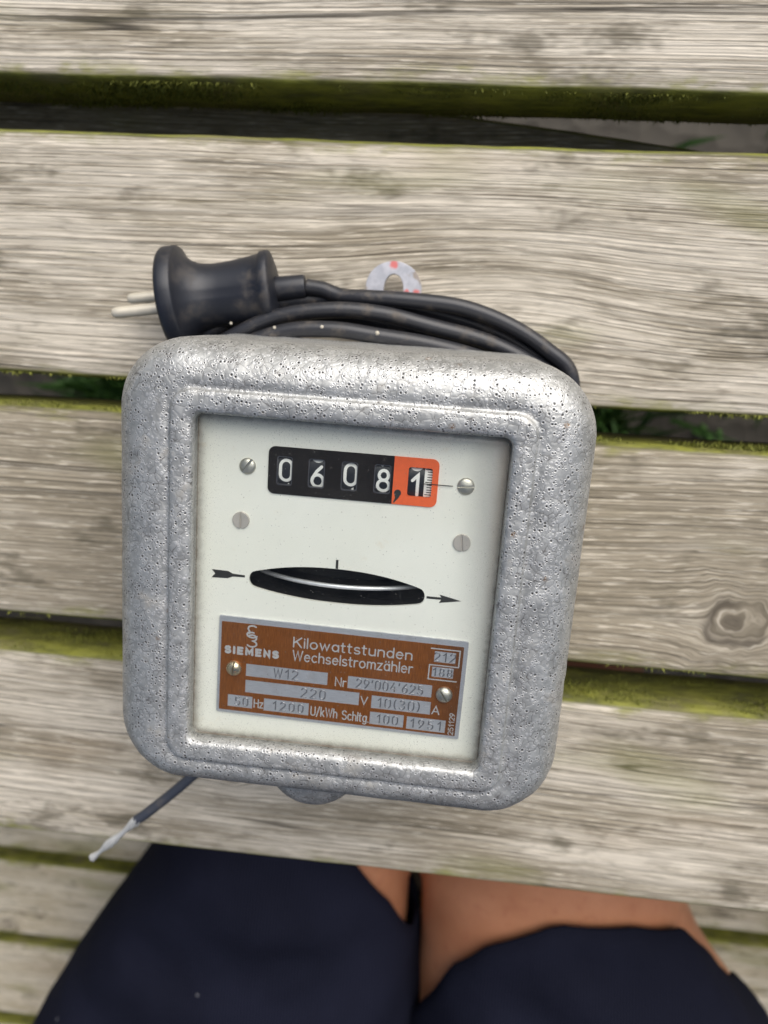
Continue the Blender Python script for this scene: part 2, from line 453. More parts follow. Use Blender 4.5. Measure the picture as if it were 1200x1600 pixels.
# ------------------------------------------------------------------ mesh helpers (mm in, metres out)
def link(o, parent=None):
    COL.objects.link(o)
    if parent is not None:
        o.parent = parent
    return o

def mesh_obj(name, verts, faces, mat, parent=None, scale=0.001, smooth=True, angle=None, mats=None, fmat=None):
    me = bpy.data.meshes.new(name)
    me.from_pydata([(v[0] * scale, v[1] * scale, v[2] * scale) for v in verts], [], faces)
    me.update()
    bm = bmesh.new(); bm.from_mesh(me)
    if fmat is None:
        bmesh.ops.recalc_face_normals(bm, faces=bm.faces)
    bm.to_mesh(me); bm.free()
    for mm in (mats or [mat]):
        me.materials.append(mm)
    if fmat is not None:
        me.polygons.foreach_set('material_index', fmat)
    if smooth:
        me.polygons.foreach_set('use_smooth', [True] * len(me.polygons))
        if angle:
            try:
                me.set_sharp_from_angle(angle=math.radians(angle))
            except Exception:
                pass
    o = bpy.data.objects.new(name, me)
    return link(o, parent)

def empty(name, loc=(0, 0, 0), rot=(0, 0, 0)):
    o = bpy.data.objects.new(name, None)
    o.location = loc
    o.rotation_euler = rot
    o.empty_display_size = 0.02
    return link(o)

def tag(o, label=None, cat=None, group=None, kind=None):
    if label: o['label'] = label
    if cat: o['category'] = cat
    if group: o['group'] = group
    if kind: o['kind'] = kind
    return o

def rrect(x0, x1, y0, y1, r, nc=8, ne=1):
    """rounded rectangle, counter-clockwise from bottom right corner"""
    pts = []
    cs = [(x1 - r, y0 + r, -90), (x1 - r, y1 - r, 0), (x0 + r, y1 - r, 90), (x0 + r, y0 + r, 180)]
    for i, (cx, cy, a0) in enumerate(cs):
        for k in range(nc + 1):
            a = math.radians(a0 + 90.0 * k / nc)
            pts.append((cx + r * math.cos(a), cy + r * math.sin(a)))
        if ne > 1:
            ncx, ncy, na = cs[(i + 1) % 4]
            a = math.radians(a0 + 90)
            e0 = (cx + r * math.cos(a), cy + r * math.sin(a))
            e1 = (ncx + r * math.cos(a), ncy + r * math.sin(a))
            for k in range(1, ne):
                t = k / ne
                pts.append((e0[0] + (e1[0] - e0[0]) * t, e0[1] + (e1[1] - e0[1]) * t))
    return pts

def loft(rings, closed_first=False, closed_last=False):
    n = len(rings[0])
    V = [p for r in rings for p in r]
    F = []
    for i in range(len(rings) - 1):
        for k in range(n):
            F.append((i * n + k, i * n + (k + 1) % n, (i + 1) * n + (k + 1) % n, (i + 1) * n + k))
    if closed_first: F.append(tuple(range(n))[::-1])
    if closed_last: F.append(tuple((len(rings) - 1) * n + k for k in range(n)))
    return V, F

def plate(outer, holes, z, t):
    """flat plate with holes, thickness t below z, walls on every edge"""
    loops = [outer] + holes
    tri = tessellate_polygon([[Vector((p[0], p[1], 0)) for p in lp] for lp in loops])
    flat = [p for lp in loops for p in lp]
    n = len(flat)
    V = [(p[0], p[1], z) for p in flat] + [(p[0], p[1], z - t) for p in flat]
    F = []
    for a, b_, c in tri:
        A, B, Cc = flat[a], flat[b_], flat[c]
        if (B[0] - A[0]) * (Cc[1] - A[1]) - (B[1] - A[1]) * (Cc[0] - A[0]) < 0:
            b_, c = c, b_
        F.append((a, b_, c)); F.append((a + n, c + n, b_ + n))
    k = 0
    for lp in loops:
        m_ = len(lp)
        for i in range(m_):
            j = (i + 1) % m_
            F.append((k + i, k + j, k + j + n, k + i + n))
        k += m_
    return V, F

def catmull(P, per=12, closed=False):
    P = [Vector(p) for p in P]
    out = []
    n = len(P)
    rng = range(n) if closed else range(n - 1)
    for i in rng:
        p0 = P[(i - 1) % n] if (closed or i > 0) else P[0] * 2 - P[1]
        p1 = P[i]; p2 = P[(i + 1) % n]
        p3 = P[(i + 2) % n] if (closed or i + 2 < n) else P[-1] * 2 - P[-2]
        for k in range(per):
            t = k / per
            out.append(0.5 * ((2 * p1) + (p2 - p0) * t + (2 * p0 - 5 * p1 + 4 * p2 - p3) * t * t + (3 * p1 - p0 - 3 * p2 + p3) * t ** 3))
    if not closed: out.append(P[-1])
    return out

def tube(path, rad, seg=14, V=None, F=None, cap=True):
    V = [] if V is None else V
    F = [] if F is None else F
    base = len(V)
    up = Vector((0, 0, 1))
    n = len(path)
    prev = None
    for i, p in enumerate(path):
        t = (path[min(i + 1, n - 1)] - path[max(i - 1, 0)]).normalized()
        if prev is None:
            s = t.cross(up)
            if s.length < 1e-4: s = t.cross(Vector((1, 0, 0)))
            s.normalize()
        else:
            s = (prev - t * prev.dot(t)).normalized()
        prev = s
        u = s.cross(t)
        r = rad(i / (n - 1)) if callable(rad) else rad
        for k in range(seg):
            a = 2 * PI * k / seg
            V.append(tuple(p + s * (r * math.cos(a)) + u * (r * math.sin(a))))
    for i in range(n - 1):
        for k in range(seg):
            F.append((base + i * seg + k, base + i * seg + (k + 1) % seg, base + (i + 1) * seg + (k + 1) % seg, base + (i + 1) * seg + k))
    if cap:
        F.append(tuple(base + k for k in range(seg))[::-1])
        F.append(tuple(base + (n - 1) * seg + k for k in range(seg)))
    return V, F

# ------------------------------------------------------------------ stroke lettering
def arc(cx, cy, rx, ry, a0, a1, n=12):
    return [(cx + rx * math.cos(math.radians(a0 + (a1 - a0) * k / n)), cy + ry * math.sin(math.radians(a0 + (a1 - a0) * k / n))) for k in range(n + 1)]
X = 0.66          # x-height
def _six():
    return [arc(.28, .30, .28, .30, 0, 360, 24), [(.45, 1), (.22, .76), (.06, .48), (.0, .30)]]
G = {
 '0': (.56, [arc(.28, .70, .28, .30, 0, 180) + arc(.28, .30, .28, .30, 180, 360) + [(.56, .70)]]),
 '1': (.40, [[(.04, .72), (.30, 1), (.30, 0)]]),
 '2': (.56, [arc(.28, .71, .28, .29, 165, -38) + [(0, 0), (.56, 0)]]),
 '3': (.56, [arc(.27, .76, .24, .24, 150, -90) + arc(.27, .27, .29, .25, 90, -150)]),
 '4': (.60, [[(.36, 1), (0, .26), (.60, .26)], [(.44, .52), (.44, 0)]]),
 '5': (.56, [[(.50, 1), (.08, 1), (.05, .56)] + arc(.26, .31, .30, .31, 128, -150)]),
 '6': (.56, _six()),
 '7': (.56, [[(0, 1), (.56, 1), (.18, 0)]]),
 '8': (.56, [arc(.28, .765, .225, .235, -90, 270, 20), arc(.28, .265, .28, .265, 90, 450, 20)]),
 '9': (.56, [[(.56 - a, 1 - b) for a, b in st] for st in _six()]),
 'K': (.58, [[(0, 0), (0, 1)], [(.56, 1), (.02, .42)], [(.20, .60), (.58, 0)]]),
 'W': (.86, [[(0, 1), (.21, 0), (.43, .95), (.65, 0), (.86, 1)]]),
 'N': (.58, [[(0, 0), (0, 1), (.58, 0), (.58, 1)]]),
 'V': (.58, [[(0, 1), (.29, 0), (.58, 1)]]),
 'A': (.60, [[(0, 0), (.30, 1), (.60, 0)], [(.11, .32), (.49, .32)]]),
 'H': (.56, [[(0, 0), (0, 1)], [(.56, 0), (.56, 1)], [(0, .52), (.56, .52)]]),
 'U': (.56, [[(0, 1)] + arc(.28, .28, .28, .28, 180, 360) + [(.56, 1)]]),
 'S': (.54, [arc(.27, .76, .26, .24, 30, 270) + arc(.27, .26, .28, .26, 90, -150)]),
 'I': (.0, [[(0, 0), (0, 1)]]),
 'E': (.50, [[(.50, 1), (0, 1), (0, 0), (.50, 0)], [(0, .52), (.44, .52)]]),
 'M': (.74, [[(0, 0), (0, 1), (.37, .25), (.74, 1), (.74, 0)]]),
 '/': (.36, [[(0, -.08), (.36, 1.05)]]),
 '.': (.05, [[(.0, .0), (.05, .0)]]),
 "'": (.08, [[(.06, 1.0), (.0, .72)]]),
 '(': (.18, [arc(.42, .48, .40, .66, 128, 232)]),
 ')': (.18, [arc(-.22, .48, .40, .66, 52, -52)]),
 'i': (.0, [[(0, 0), (0, X)], [(0, .86), (0, .93)]]),
 'l': (.0, [[(0, 0), (0, 1)]]),
 'o': (.50, [arc(.25, X / 2, .25, X / 2, 0, 360, 20)]),
 'w': (.68, [[(0, X), (.17, 0), (.34, X * .92), (.51, 0), (.68, X)]]),
 'a': (.46, [arc(.23, X / 2, .23, X / 2, 0, 360, 18), [(.46, X), (.46, 0)]]),
 't': (.26, [[(.08, .92), (.08, .14)] + arc(.20, .14, .12, .14, 180, 280, 6), [(-.04, X), (.26, X)]]),
 's': (.38, [arc(.19, .49, .18, .17, 30, 270) + arc(.19, .16, .20, .16, 90, -150)]),
 'u': (.44, [[(0, X)] + arc(.22, .21, .22, .21, 180, 360) + [(.44, .21)], [(.44, X), (.44, 0)]]),
 'n': (.44, [[(0, 0), (0, X)], [(0, .44)] + arc(.22, .44, .22, .22, 180, 0) + [(.44, 0)]]),
 'd': (.46, [arc(.23, X / 2, .23, X / 2, 0, 360, 18), [(.46, 1), (.46, 0)]]),
 'e': (.46, [[(.02, .36), (.46, .36)] + arc(.23, X / 2, .23, X / 2, 5, 315, 18)]),
 'c': (.42, [arc(.24, X / 2, .24, X / 2, 48, 312, 16)]),
 'h': (.44, [[(0, 0), (0, 1)], [(0, .44)] + arc(.22, .44, .22, .22, 180, 0) + [(.44, 0)]]),
 'r': (.26, [[(0, 0), (0, X)], [(0, .42)] + arc(.22, .42, .22, .22, 180, 70, 8)]),
 'm': (.70, [[(0, 0), (0, X)], [(0, .47)] + arc(.175, .48, .175, .18, 180, 0) + [(.35, 0)], [(.35, .47)] + arc(.525, .48, .175, .18, 180, 0) + [(.70, 0)]]),
 'z': (.40, [[(0, X), (.40, X), (0, 0), (.40, 0)]]),
 'k': (.42, [[(0, 0), (0, 1)], [(.38, X), (.02, .26)], [(.14, .38), (.42, 0)]]),
 'g': (.46, [arc(.23, X / 2, .23, X / 2, 0, 360, 18), [(.46, X), (.46, -.08)] + arc(.23, -.08, .23, .18, 0, -150, 8)]),
}
G['ä'] = (.46, G['a'][1] + [[(.10, .86), (.10, .93)], [(.36, .86), (.36, .93)]])

def text_strokes(s, hgt, gap=.22, space=.42):
    x = 0.0
    out = []
    for ch in s:
        if ch == ' ':
            x += space; continue
        wd, st = G[ch]
        for q in st:
            out.append([((x + a) * hgt, b * hgt) for a, b in q])
        x += wd + gap
    return out, (x - gap) * hgt

def ribbon(strokes, wdt, z, V=None, F=None, ridge=0.0, fn=None, capseg=5):
    """flat (or ridged) ribbons with round ends; fn maps (x, y, z) afterwards"""
    V = [] if V is None else V
    F = [] if F is None else F
    hw = wdt / 2
    for si, st in enumerate(strokes):
        zz = z + (si % 5) * 0.004
        P = [Vector((a, b)) for a, b in st]
        Q = [P[0]]
        for p in P[1:]:
            if (p - Q[-1]).length > 1e-5: Q.append(p)
        P = Q
        if len(P) < 2: continue
        closed = (P[0] - P[-1]).length < 1e-3 * max(1, wdt)
        if closed: P = P[:-1]
        n = len(P)
        L = []; R_ = []; Cn = []
        for i in range(n):
            if closed:
                d0 = (P[i] - P[i - 1]).normalized(); d1 = (P[(i + 1) % n] - P[i]).normalized()
            else:
                d0 = (P[i] - P[max(i - 1, 0)]); d1 = (P[min(i + 1, n - 1)] - P[i])
                d0 = d0.normalized() if d0.length > 0 else d1.normalized()
                d1 = d1.normalized() if d1.length > 0 else d0
            t = (d0 + d1)
            t = t.normalized() if t.length > 1e-4 else d0
            nn = Vector((-t.y, t.x))
            c = max(0.45, nn.dot(Vector((-d0.y, d0.x))))
            L.append(P[i] + nn * hw / c); R_.append(P[i] - nn * hw / c); Cn.append(P[i])
        b0 = len(V)
        for i in range(n):
            V.append((L[i].x, L[i].y, zz)); V.append((Cn[i].x, Cn[i].y, zz + ridge)); V.append((R_[i].x, R_[i].y, zz))
        for i in range(n if closed else n - 1):
            j = (i + 1) % n
            a, c = b0 + i * 3, b0 + j * 3
            F.append((a, a + 1, c + 1, c)); F.append((a + 1, a + 2, c + 2, c + 1))
        if not closed:
            for e, sgn in ((0, -1), (n - 1, 1)):
                d = (P[1] - P[0]).normalized() if e == 0 else (P[-1] - P[-2]).normalized()
                d *= sgn
                nn = Vector((-d.y, d.x))
                idx = []
                for k in range(1, capseg):
                    a = PI / 2 - PI * k / capseg
                    q = P[e] + d * hw * math.cos(a) + nn * hw * math.sin(a)
                    V.append((q.x, q.y, zz)); idx.append(len(V) - 1)
                first = b0 + e * 3 + (0 if sgn > 0 else 2)
                last = b0 + e * 3 + (2 if sgn > 0 else 0)
                ctr = b0 + e * 3 + 1
                seq = [first] + idx + [last]
                for k in range(len(seq) - 1):
                    F.append((ctr, seq[k + 1], seq[k]))
    if fn:
        V[:] = [fn(*v) for v in V]
    return V, F

# ------------------------------------------------------------------ ground, grass
g = mesh_obj('ground', [(-40, -40, -.75), (40, -40, -.75), (40, 40, -.75), (-40, 40, -.75)], [(0, 1, 2, 3)], M['ground'], scale=1, smooth=False)
tag(g, kind='structure')
GV, GF = [], []
def tuft(cx, cy, n, sp, hmax):
    for _ in range(n):
        x = rnd.gauss(cx, sp); y = rnd.gauss(cy, sp)
        h_ = rnd.uniform(0.35, 1) * hmax; a = rnd.uniform(0, 2 * PI); bw = rnd.uniform(.0025, .005)
        lx, ly = math.cos(a) * h_ * rnd.uniform(.2, .8), math.sin(a) * h_ * rnd.uniform(.2, .8)
        k = len(GV); px, py = -math.sin(a) * bw, math.cos(a) * bw
        GV.extend([(x - px, y - py, -.75), (x + px, y + py, -.75), (x + lx * .4 + px * .8, y + ly * .4 + py * .8, -.75 + h_ * .6), (x + lx * .4 - px * .8, y + ly * .4 - py * .8, -.75 + h_ * .6), (x + lx, y + ly, -.75 + h_)])
        GF.extend([(k, k + 1, k + 2, k + 3), (k + 3, k + 2, k + 4)])
for tx, ty, n, sp in ((-.40, -.11, 500, .035), (-.47, -.13, 300, .03), (.17, -.11, 260, .018), (.5, -.1, 200, .2)):
    tuft(tx, ty, n, sp, .13)
gr = mesh_obj('grass', GV, GF, M['grass'], scale=1, smooth=False)
tag(gr, 'green grass blades growing on the soil below the table gaps', 'grass', kind='stuff')

# ------------------------------------------------------------------ planks
def plank_mesh(name, length, width, thick, seed, mat):
    """rounded, slightly uneven board: origin in the middle of its upper face"""
    ny = 14
    r = 0.0035
    prof = []
    hw = width / 2
    for k in range(5):
        a = PI - (PI / 2) * k / 4
        prof.append((-hw + r + r * math.cos(a), -r + r * math.sin(a)))
    for k in range(1, ny):
        prof.append((-hw + r + (width - 2 * r) * k / ny, 0))
    for k in range(5):
        a = PI / 2 - (PI / 2) * k / 4
        prof.append((hw - r + r * math.cos(a), -r + r * math.sin(a)))
    for k in range(1, 4):
        prof.append((hw, -r - (thick - 2 * r) * k / 4))
    prof += [(hw, -thick + r), (hw - r, -thick), (-hw + r, -thick), (-hw, -thick + r)]
    for k in range(1, 4):
        prof.append((-hw, -thick + r + (thick - 2 * r) * k / 4))
    rings = []
    nx = 200
    for i in range(nx + 1):
        x = -length / 2 + length * i / nx
        ring = []
        for y, z in prof:
            e = noise.noise(Vector((x * 9, y * 20 + seed, z * 20))) * 0.0007 + noise.noise(Vector((x * 60, y * 60 + seed, z * 60))) * 0.00035
            wv = noise.noise(Vector((x * 3, seed * 3.1, 0))) * 0.0009
            ring.append((x, y + wv + (e if abs(y) > hw - 0.004 else 0), z + e * (0.6 if z > -0.001 else 0.3)))
        rings.append(ring)
    V, F = loft(rings, True, True)
    return V, F
table = empty('wooden_table', (0, -0.08, 0))
tag(table, 'weathered grey slatted wooden table carrying the old electricity meter', 'table')
Wd = 0.0918
ys = [0.06944 + 0.01751 + Wd / 2, 0.06944 - Wd / 2, 0.06944 - 1.5 * Wd - 0.01222, 0.06944 - 2.5 * Wd - 0.01222 - 0.01613]
ys = [ys[0] + 3 * (Wd + 0.014), ys[0] + 2 * (Wd + 0.014), ys[0] + Wd + 0.014] + ys
for i, y in enumerate(ys):
    V, F = plank_mesh('plank', 1.5, Wd, 0.038, 3.7 * i + 1, M['wood'])
    p = mesh_obj('plank', V, F, M['wood'], table, scale=1, angle=50)
    p.location = (0.03 * i, y + 0.08, 0)
    p['tone'] = (0.0, 0.0, 0.0, 0.07, 0.05, -0.17, 0.03)[i]
# diagonal brace under the boards
V, F = plank_mesh('brace', 1.1, 0.09, 0.03, 77, M['wood'])
p = mesh_obj('brace', V, F, M['wood'], table, scale=1, angle=50)
p['tone'] = -0.25
BA, BB = Vector((0.0085, 0.0882)), Vector((0.0899, 0.0790))
bd = (BB - BA).normalized(); bn_ = Vector((bd.y, -bd.x))
bc = BA + bd * -0.42 + bn_ * 0.045
p.location = (bc.x, bc.y + 0.08, -0.042)
p.rotation_euler = (0, 0, math.atan2(bd.y, bd.x))
for bx_ in (-0.55, 0.58):
    V, F = plank_mesh('crossbeam', 0.56, 0.07, 0.045, 40 + bx_, M['wood'])
    p = mesh_obj('crossbeam', V, F, M['wood'], table, scale=1, angle=50)
    p.location = (bx_, 0.02, -0.0395)
    p.rotation_euler = (0, 0, PI / 2)
    for ly in (-0.2, 0.24):
        V, F = plank_mesh('leg', 0.71, 0.07, 0.045, 50 + bx_ + ly, M['wood'])
        q = mesh_obj('leg', V, F, M['wood'], table, scale=1, angle=50)
        q.location = (bx_ + (0.0235 if bx_ > 0 else -0.0685) + 0.0225, ly + 0.02, -0.394)
        q.rotation_euler = (0, PI / 2, 0)
bench = empty('wooden_bench', (0, -0.545, -0.30))
tag(bench, 'pale slatted wooden bench with mossy gaps below the table edge', 'bench')
for i, (ya, yb) in enumerate(((-.4885, -.405), (-.583, -.5005), (-.678, -.5925), (-.775, -.690))):
    V, F = plank_mesh('plank', 1.7, yb - ya, 0.032, 21.3 * i + 5, M['benchwood'])
    p = mesh_obj('plank', V, F, M['benchwood'], bench, scale=1, angle=50)
    p.location = (0.05 * i, (ya + yb) / 2 + 0.545, 0)
for bx_ in (-0.6, 0.6):
    V, F = plank_mesh('leg', 0.41, 0.2, 0.045, 60 + bx_, M['benchwood'])
    q = mesh_obj('leg', V, F, M['benchwood'], bench, scale=1, angle=50)
    q.location = (bx_, 0.0, -0.2385)
    q.rotation_euler = (0, PI / 2, 0)

# ------------------------------------------------------------------ electricity meter
H = 95.0                                   # front rim plane above the table, mm
MROT = Euler((math.radians(-0.2454), math.radians(0.5935), math.radians(-1.0816)))
nz = MROT.to_matrix() @ Vector((0, 0, 1))
meter = empty('electricity_meter', Vector((-0.02922323, -0.07338943, 0.095)) - nz * 0.095, MROT)
tag(meter, 'old electricity meter in hammered grey metal housing with glass window, on the table', 'electricity meter')
def mpart(name, V, F, mat, parent=None, **kw):
    """part given in dial coordinates: z = 0 at the rim plane"""
    par = parent or meter
    return mesh_obj(name, [(v[0], v[1], v[2] + H) for v in V], F, mat, par, **kw)

WX, WY = 43.7, 49.28
OX0, OX1, OY0, OY1, OR = -68.6, 67.6, -66.6, 69.7, 21.0
NC, NE = 16, 64
def wring(d, z):
    pts = rrect(-WX - d, WX + d, -WY - d, WY + d, 2.4 + max(0, d) * 0.55, NC, NE)
    return [(x, y, z) for x, y in pts]
rings = [wring(0.6, -7.4), wring(0.5, -5.9), wring(0.15, -3.2), wring(0.0, -1.9), wring(0.14, -1.15), wring(0.5, -0.55), wring(1.1, -0.18), wring(1.9, 0.0), wring(3.4, 0.12), wring(5.0, 0.08), wring(5.9, -0.05), wring(6.25, -0.3), wring(6.5, -0.9), wring(6.8, -1.45), wring(7.3, -1.55), wring(8.0, -1.4), wring(9.0, -1.15)]
inner = rings[-1]
def oring(e, z):
    return [(x, y, z) for x, y in rrect(OX0 - e, OX1 + e, OY0 - e, OY1 + e, OR + e, NC, NE)]
outer = oring(0, -14)
for s in (0.12, 0.25, 0.38, 0.5, 0.61, 0.70, 0.78, 0.85, 0.905, 0.945, 0.972, 0.99, 1.0):
    zz = -1.15 - 13.0 * (1 - (1 - s ** 2.25) ** (1 / 2.25)) - 0.4 * s
    rings.append([(a[0] + (b_[0] - a[0]) * s, a[1] + (b_[1] - a[1]) * s, zz) for a, b_ in zip(inner, outer)])
for e, z in ((0.1, -18), (0.25, -24), (0.4, -32), (0.6, -42), (0.8, -52), (0.8, -59), (0.8, -61), (1.0, -61.6), (1.2, -62.5), (1.2, -65.5), (0.8, -66.2), (-4, -66.3)):
    rings.append(oring(e, z))
def lump(p):
    x, y, z = p
    a = noise.noise(Vector((x * .11, y * .11, z * .11))) * 0.22 + noise.noise(Vector((x * .33 + 9, y * .33, z * .33))) * 0.13
    wr = noise.noise(Vector((x * .16 + 40, (y + x * .5) * .42, z * .3)))
    m_ = max(0.0, min(1.0, (x - 42) / 8)) * max(0.0, min(1.0, (5 - y) / 30))
    return a + wr * 0.38 * m_
rr = []
for i, ring in enumerate(rings):
    amt = 0.0 if i < 2 else (0.5 if i < 4 else 1.0)
    q_ = []
    for x, y, z in ring:
        L_ = lump((x, y, z)) * amt
        t_ = max(0.0, min(1.0, (-z - 4) / 9)); t_ = t_ * t_ * (3 - 2 * t_)
        d_ = Vector((x, y)); d_ = Vector((math.copysign(abs(x) ** 4, x), math.copysign(abs(y) ** 4, y))).normalized()
        q_.append((x + d_.x * L_ * .6 * t_, y + d_.y * L_ * .6 * t_, z + L_ * (1 - t_)))
    rr.append(q_)
V, F = loft(rr)
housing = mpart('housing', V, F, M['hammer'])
# sealing boss swelling out of the lower wall
bp = []
for k in range(9):
    a = PI / 2 * k / 8
    bp.append((13.5 * math.sin(a) + 0.01, -9.5 - 8 * (1 - math.cos(a))))
bp += [(13.7, -24), (13.9, -45), (13.9, -64)]
bring = []
for r_, z in bp:
    bring.append([(-7.5 + r_ * 1.1 * math.cos(2 * PI * k / 36), -63.0 + r_ * 1.02 * math.sin(2 * PI * k / 36), z) for k in range(36)])
V, F = loft(bring, True, True)
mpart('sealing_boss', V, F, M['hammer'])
# back base
brg = [[(x, y, z) for x, y in rrect(-58 + i_, 57 - i_, -56 + i_, 59 - i_, 14, 8, 6)] for z, i_ in ((-60, 3), (-61, 0), (-90, 0), (-94.6, 1.5), (-94.8, 4))]
V, F = loft(brg, True, True)
mpart('base', V, F, M['base'], angle=40)
V, F = plate(rrect(-52, 52, -57, 57, 4, 6), [], -30, 1.5)
mpart('inner_frame', V, F, M['slot'], smooth=False)

# hanging bracket with its eye, lying just above the table behind the housing
def bracket():
    out = []
    cx = 2.0
    def eye(a): return (cx + 10.2 * math.cos(a), 91.0 + 9.3 * math.sin(a))
    pts = [eye(math.radians(a)) for a in range(-5, 186, 10)]
    outer_ = [(cx + 11.0, 40)] + [(cx + 11.0, 78)] + pts + [(cx - 11.0, 78), (cx - 11.0, 40)]
    hole = [(cx + 3.6 * math.cos(math.radians(a)), 90.5 + 5.4 * math.sin(math.radians(a))) for a in range(0, 181, 12)]
    hole += [(cx - 4.0, 84), (cx - 2.8, 81), (cx + 2.8, 81), (cx + 4.0, 84)]
    return plate(outer_, [hole], -85.0, 3.0)
V, F = bracket()
br_ = mpart('hanging_bracket', V, F, M['hook'], angle=40)
md = br_.modifiers.new('bevel', 'BEVEL'); md.width = 0.0006; md.segments = 2; md.limit_method = 'ANGLE'
br_['label'] = 'pale painted bracket with red paint flecks'

# glass pane
def gring(i_, z): return [(x, y, z) for x, y in rrect(-WX - .05 + i_, WX + .05 - i_, -WY - .05 + i_, WY + .05 - i_, max(.6, 2.3 - i_ * .3), 8, 12)]
V, F = loft([gring(.0, -6.0), gring(.0, -5.3), gring(.25, -4.75), gring(.7, -4.3), gring(1.4, -3.98), gring(2.4, -3.78), gring(3.8, -3.7), gring(6, -3.68)], True, True)
mpart('window_glass', V, F, M['glass'], angle=50)

# dial plate with register opening and rotor slot
ZP = -9.0
def slot_outline():
    cx, hl = -2.45, 26.2
    P = []
    n = 26
    for k in range(n + 1):                                  # top arc, right to left
        t = 1 - 2 * k / n
        P.append((cx + t * (hl - 2.2), 0.4 + 2.6 + 3.1 * (1 - abs(t) ** 2.2)))
    for k in range(1, 8):
        a = math.radians(100 + 160 * k / 8)
        P.append((cx - hl + 2.2 + 2.2 * math.cos(a), 0.35 + 2.6 * math.sin(a)))
    for k in range(n + 1):
        t = -1 + 2 * k / n
        P.append((cx + t * (hl - 2.2), 0.3 - 2.6 - 2.3 * (1 - abs(t) ** 2.2)))
    for k in range(1, 8):
        a = math.radians(-80 + 160 * k / 8)
        P.append((cx + hl - 2.2 + 2.2 * math.cos(a), 0.35 + 2.6 * math.sin(a)))
    rot_ = math.radians(-0.6)
    return [(cx + (x - cx) * math.cos(rot_) - y * math.sin(rot_), y * math.cos(rot_) + (x - cx) * math.sin(rot_)) for x, y in P]
SL = slot_outline()
REGH = rrect(-22.8, 23.6, 28.6, 39.2, 1.0, 4)
V, F = plate(rrect(-52, 52, -57, 57, 3, 4), [REGH[::-1], SL[::-1]], ZP, 1.0)
dial = mpart('dial_plate', V, F, M['dial'], smooth=False)
# dark tray behind the rotor slot
tr1 = [(x, y, ZP - 1.02) for x, y in SL]
def trayring(f, z): return [(-2.45 + (x + 2.45) * f, .3 + (y - .3) * f, z) for x, y in SL]
V, F = loft([trayring(1.06, ZP - 1.05), trayring(1.06, ZP - 8), trayring(0.9, ZP - 15)], False, True)
mpart('rotor_tray', V, F, M['slot'], smooth=False)
# rotor disc: horizontal axis along y, its rim faces the window
DV, DF, DM = [], [], []
DR, DY0, DY1, DZ = 41.0, -0.62, 0.62, ZP - 2.4 - 41.0
nseg = 160
prof = [(34, DY1), (DR - 0.9, DY1), (DR - .25, DY1 - 0.04), (DR, DY1 - .25), (DR, DY0 + .25), (DR - .25, DY0 + 0.04), (DR - 0.9, DY0), (34, DY0)]
lim = 52
for i in range(nseg + 1):
    a = math.radians(-lim + 2 * lim * i / nseg)
    for r_, y in prof:
        DV.append((-2.3 + r_ * math.sin(a), y - 0.25, DZ + r_ * math.cos(a)))
m_ = len(prof)
for i in range(nseg):
    for k in range(m_ - 1):
        DF.append((i * m_ + k, i * m_ + k + 1, (i + 1) * m_ + k + 1, (i + 1) * m_ + k))
        DM.append(0 if 1 <= k <= 5 else 1)  # aluminium faces beside the rim go black: their shade put into the colour
mpart('rotor_disc', DV, DF, None, mats=[M['disc'], M['slot']], fmat=DM)

def flat(name, strokes, width, z, mat, parent, dx=0, dy=0, rot=0, ridge=0.0):
    c, s = math.cos(rot), math.sin(rot)
    st = [[(dx + a * c - b * s, dy + a * s + b * c) for a, b in q] for q in strokes]
    V, F = ribbon(st, width, z, ridge=ridge)
    return mpart(name, V, F, mat, parent, smooth=False)

def sheet(pts, z, t=0.06): return plate(pts, [], z + t, t)

# prints on the dial
V, F = sheet([(-2.95, 6.2), (-2.2, 6.2), (-2.2, 8.9), (-2.95, 8.9)], ZP + .02)
mpart('reference_mark', V, F, M['ink'], dial, smooth=False)
V, F = sheet([(-40.0, 2.45), (-38.9, 1.25), (-40.0, -.1), (-35.0, 0.1), (-33.6, .75), (-29.9, .85), (-29.9, 1.5), (-33.6, 1.65), (-35.0, 2.35)], ZP + .02)
mpart('direction_arrow', V, F, M['ink'], dial, smooth=False)
V, F = sheet([(24.3, .45), (24.3, -.25), (28.6, -.25), (28.0, -1.25), (34.5, -.1), (28.0, 1.3), (28.6, .45)], ZP + .02)
mpart('direction_arrow', V, F, M['ink'], dial, smooth=False)

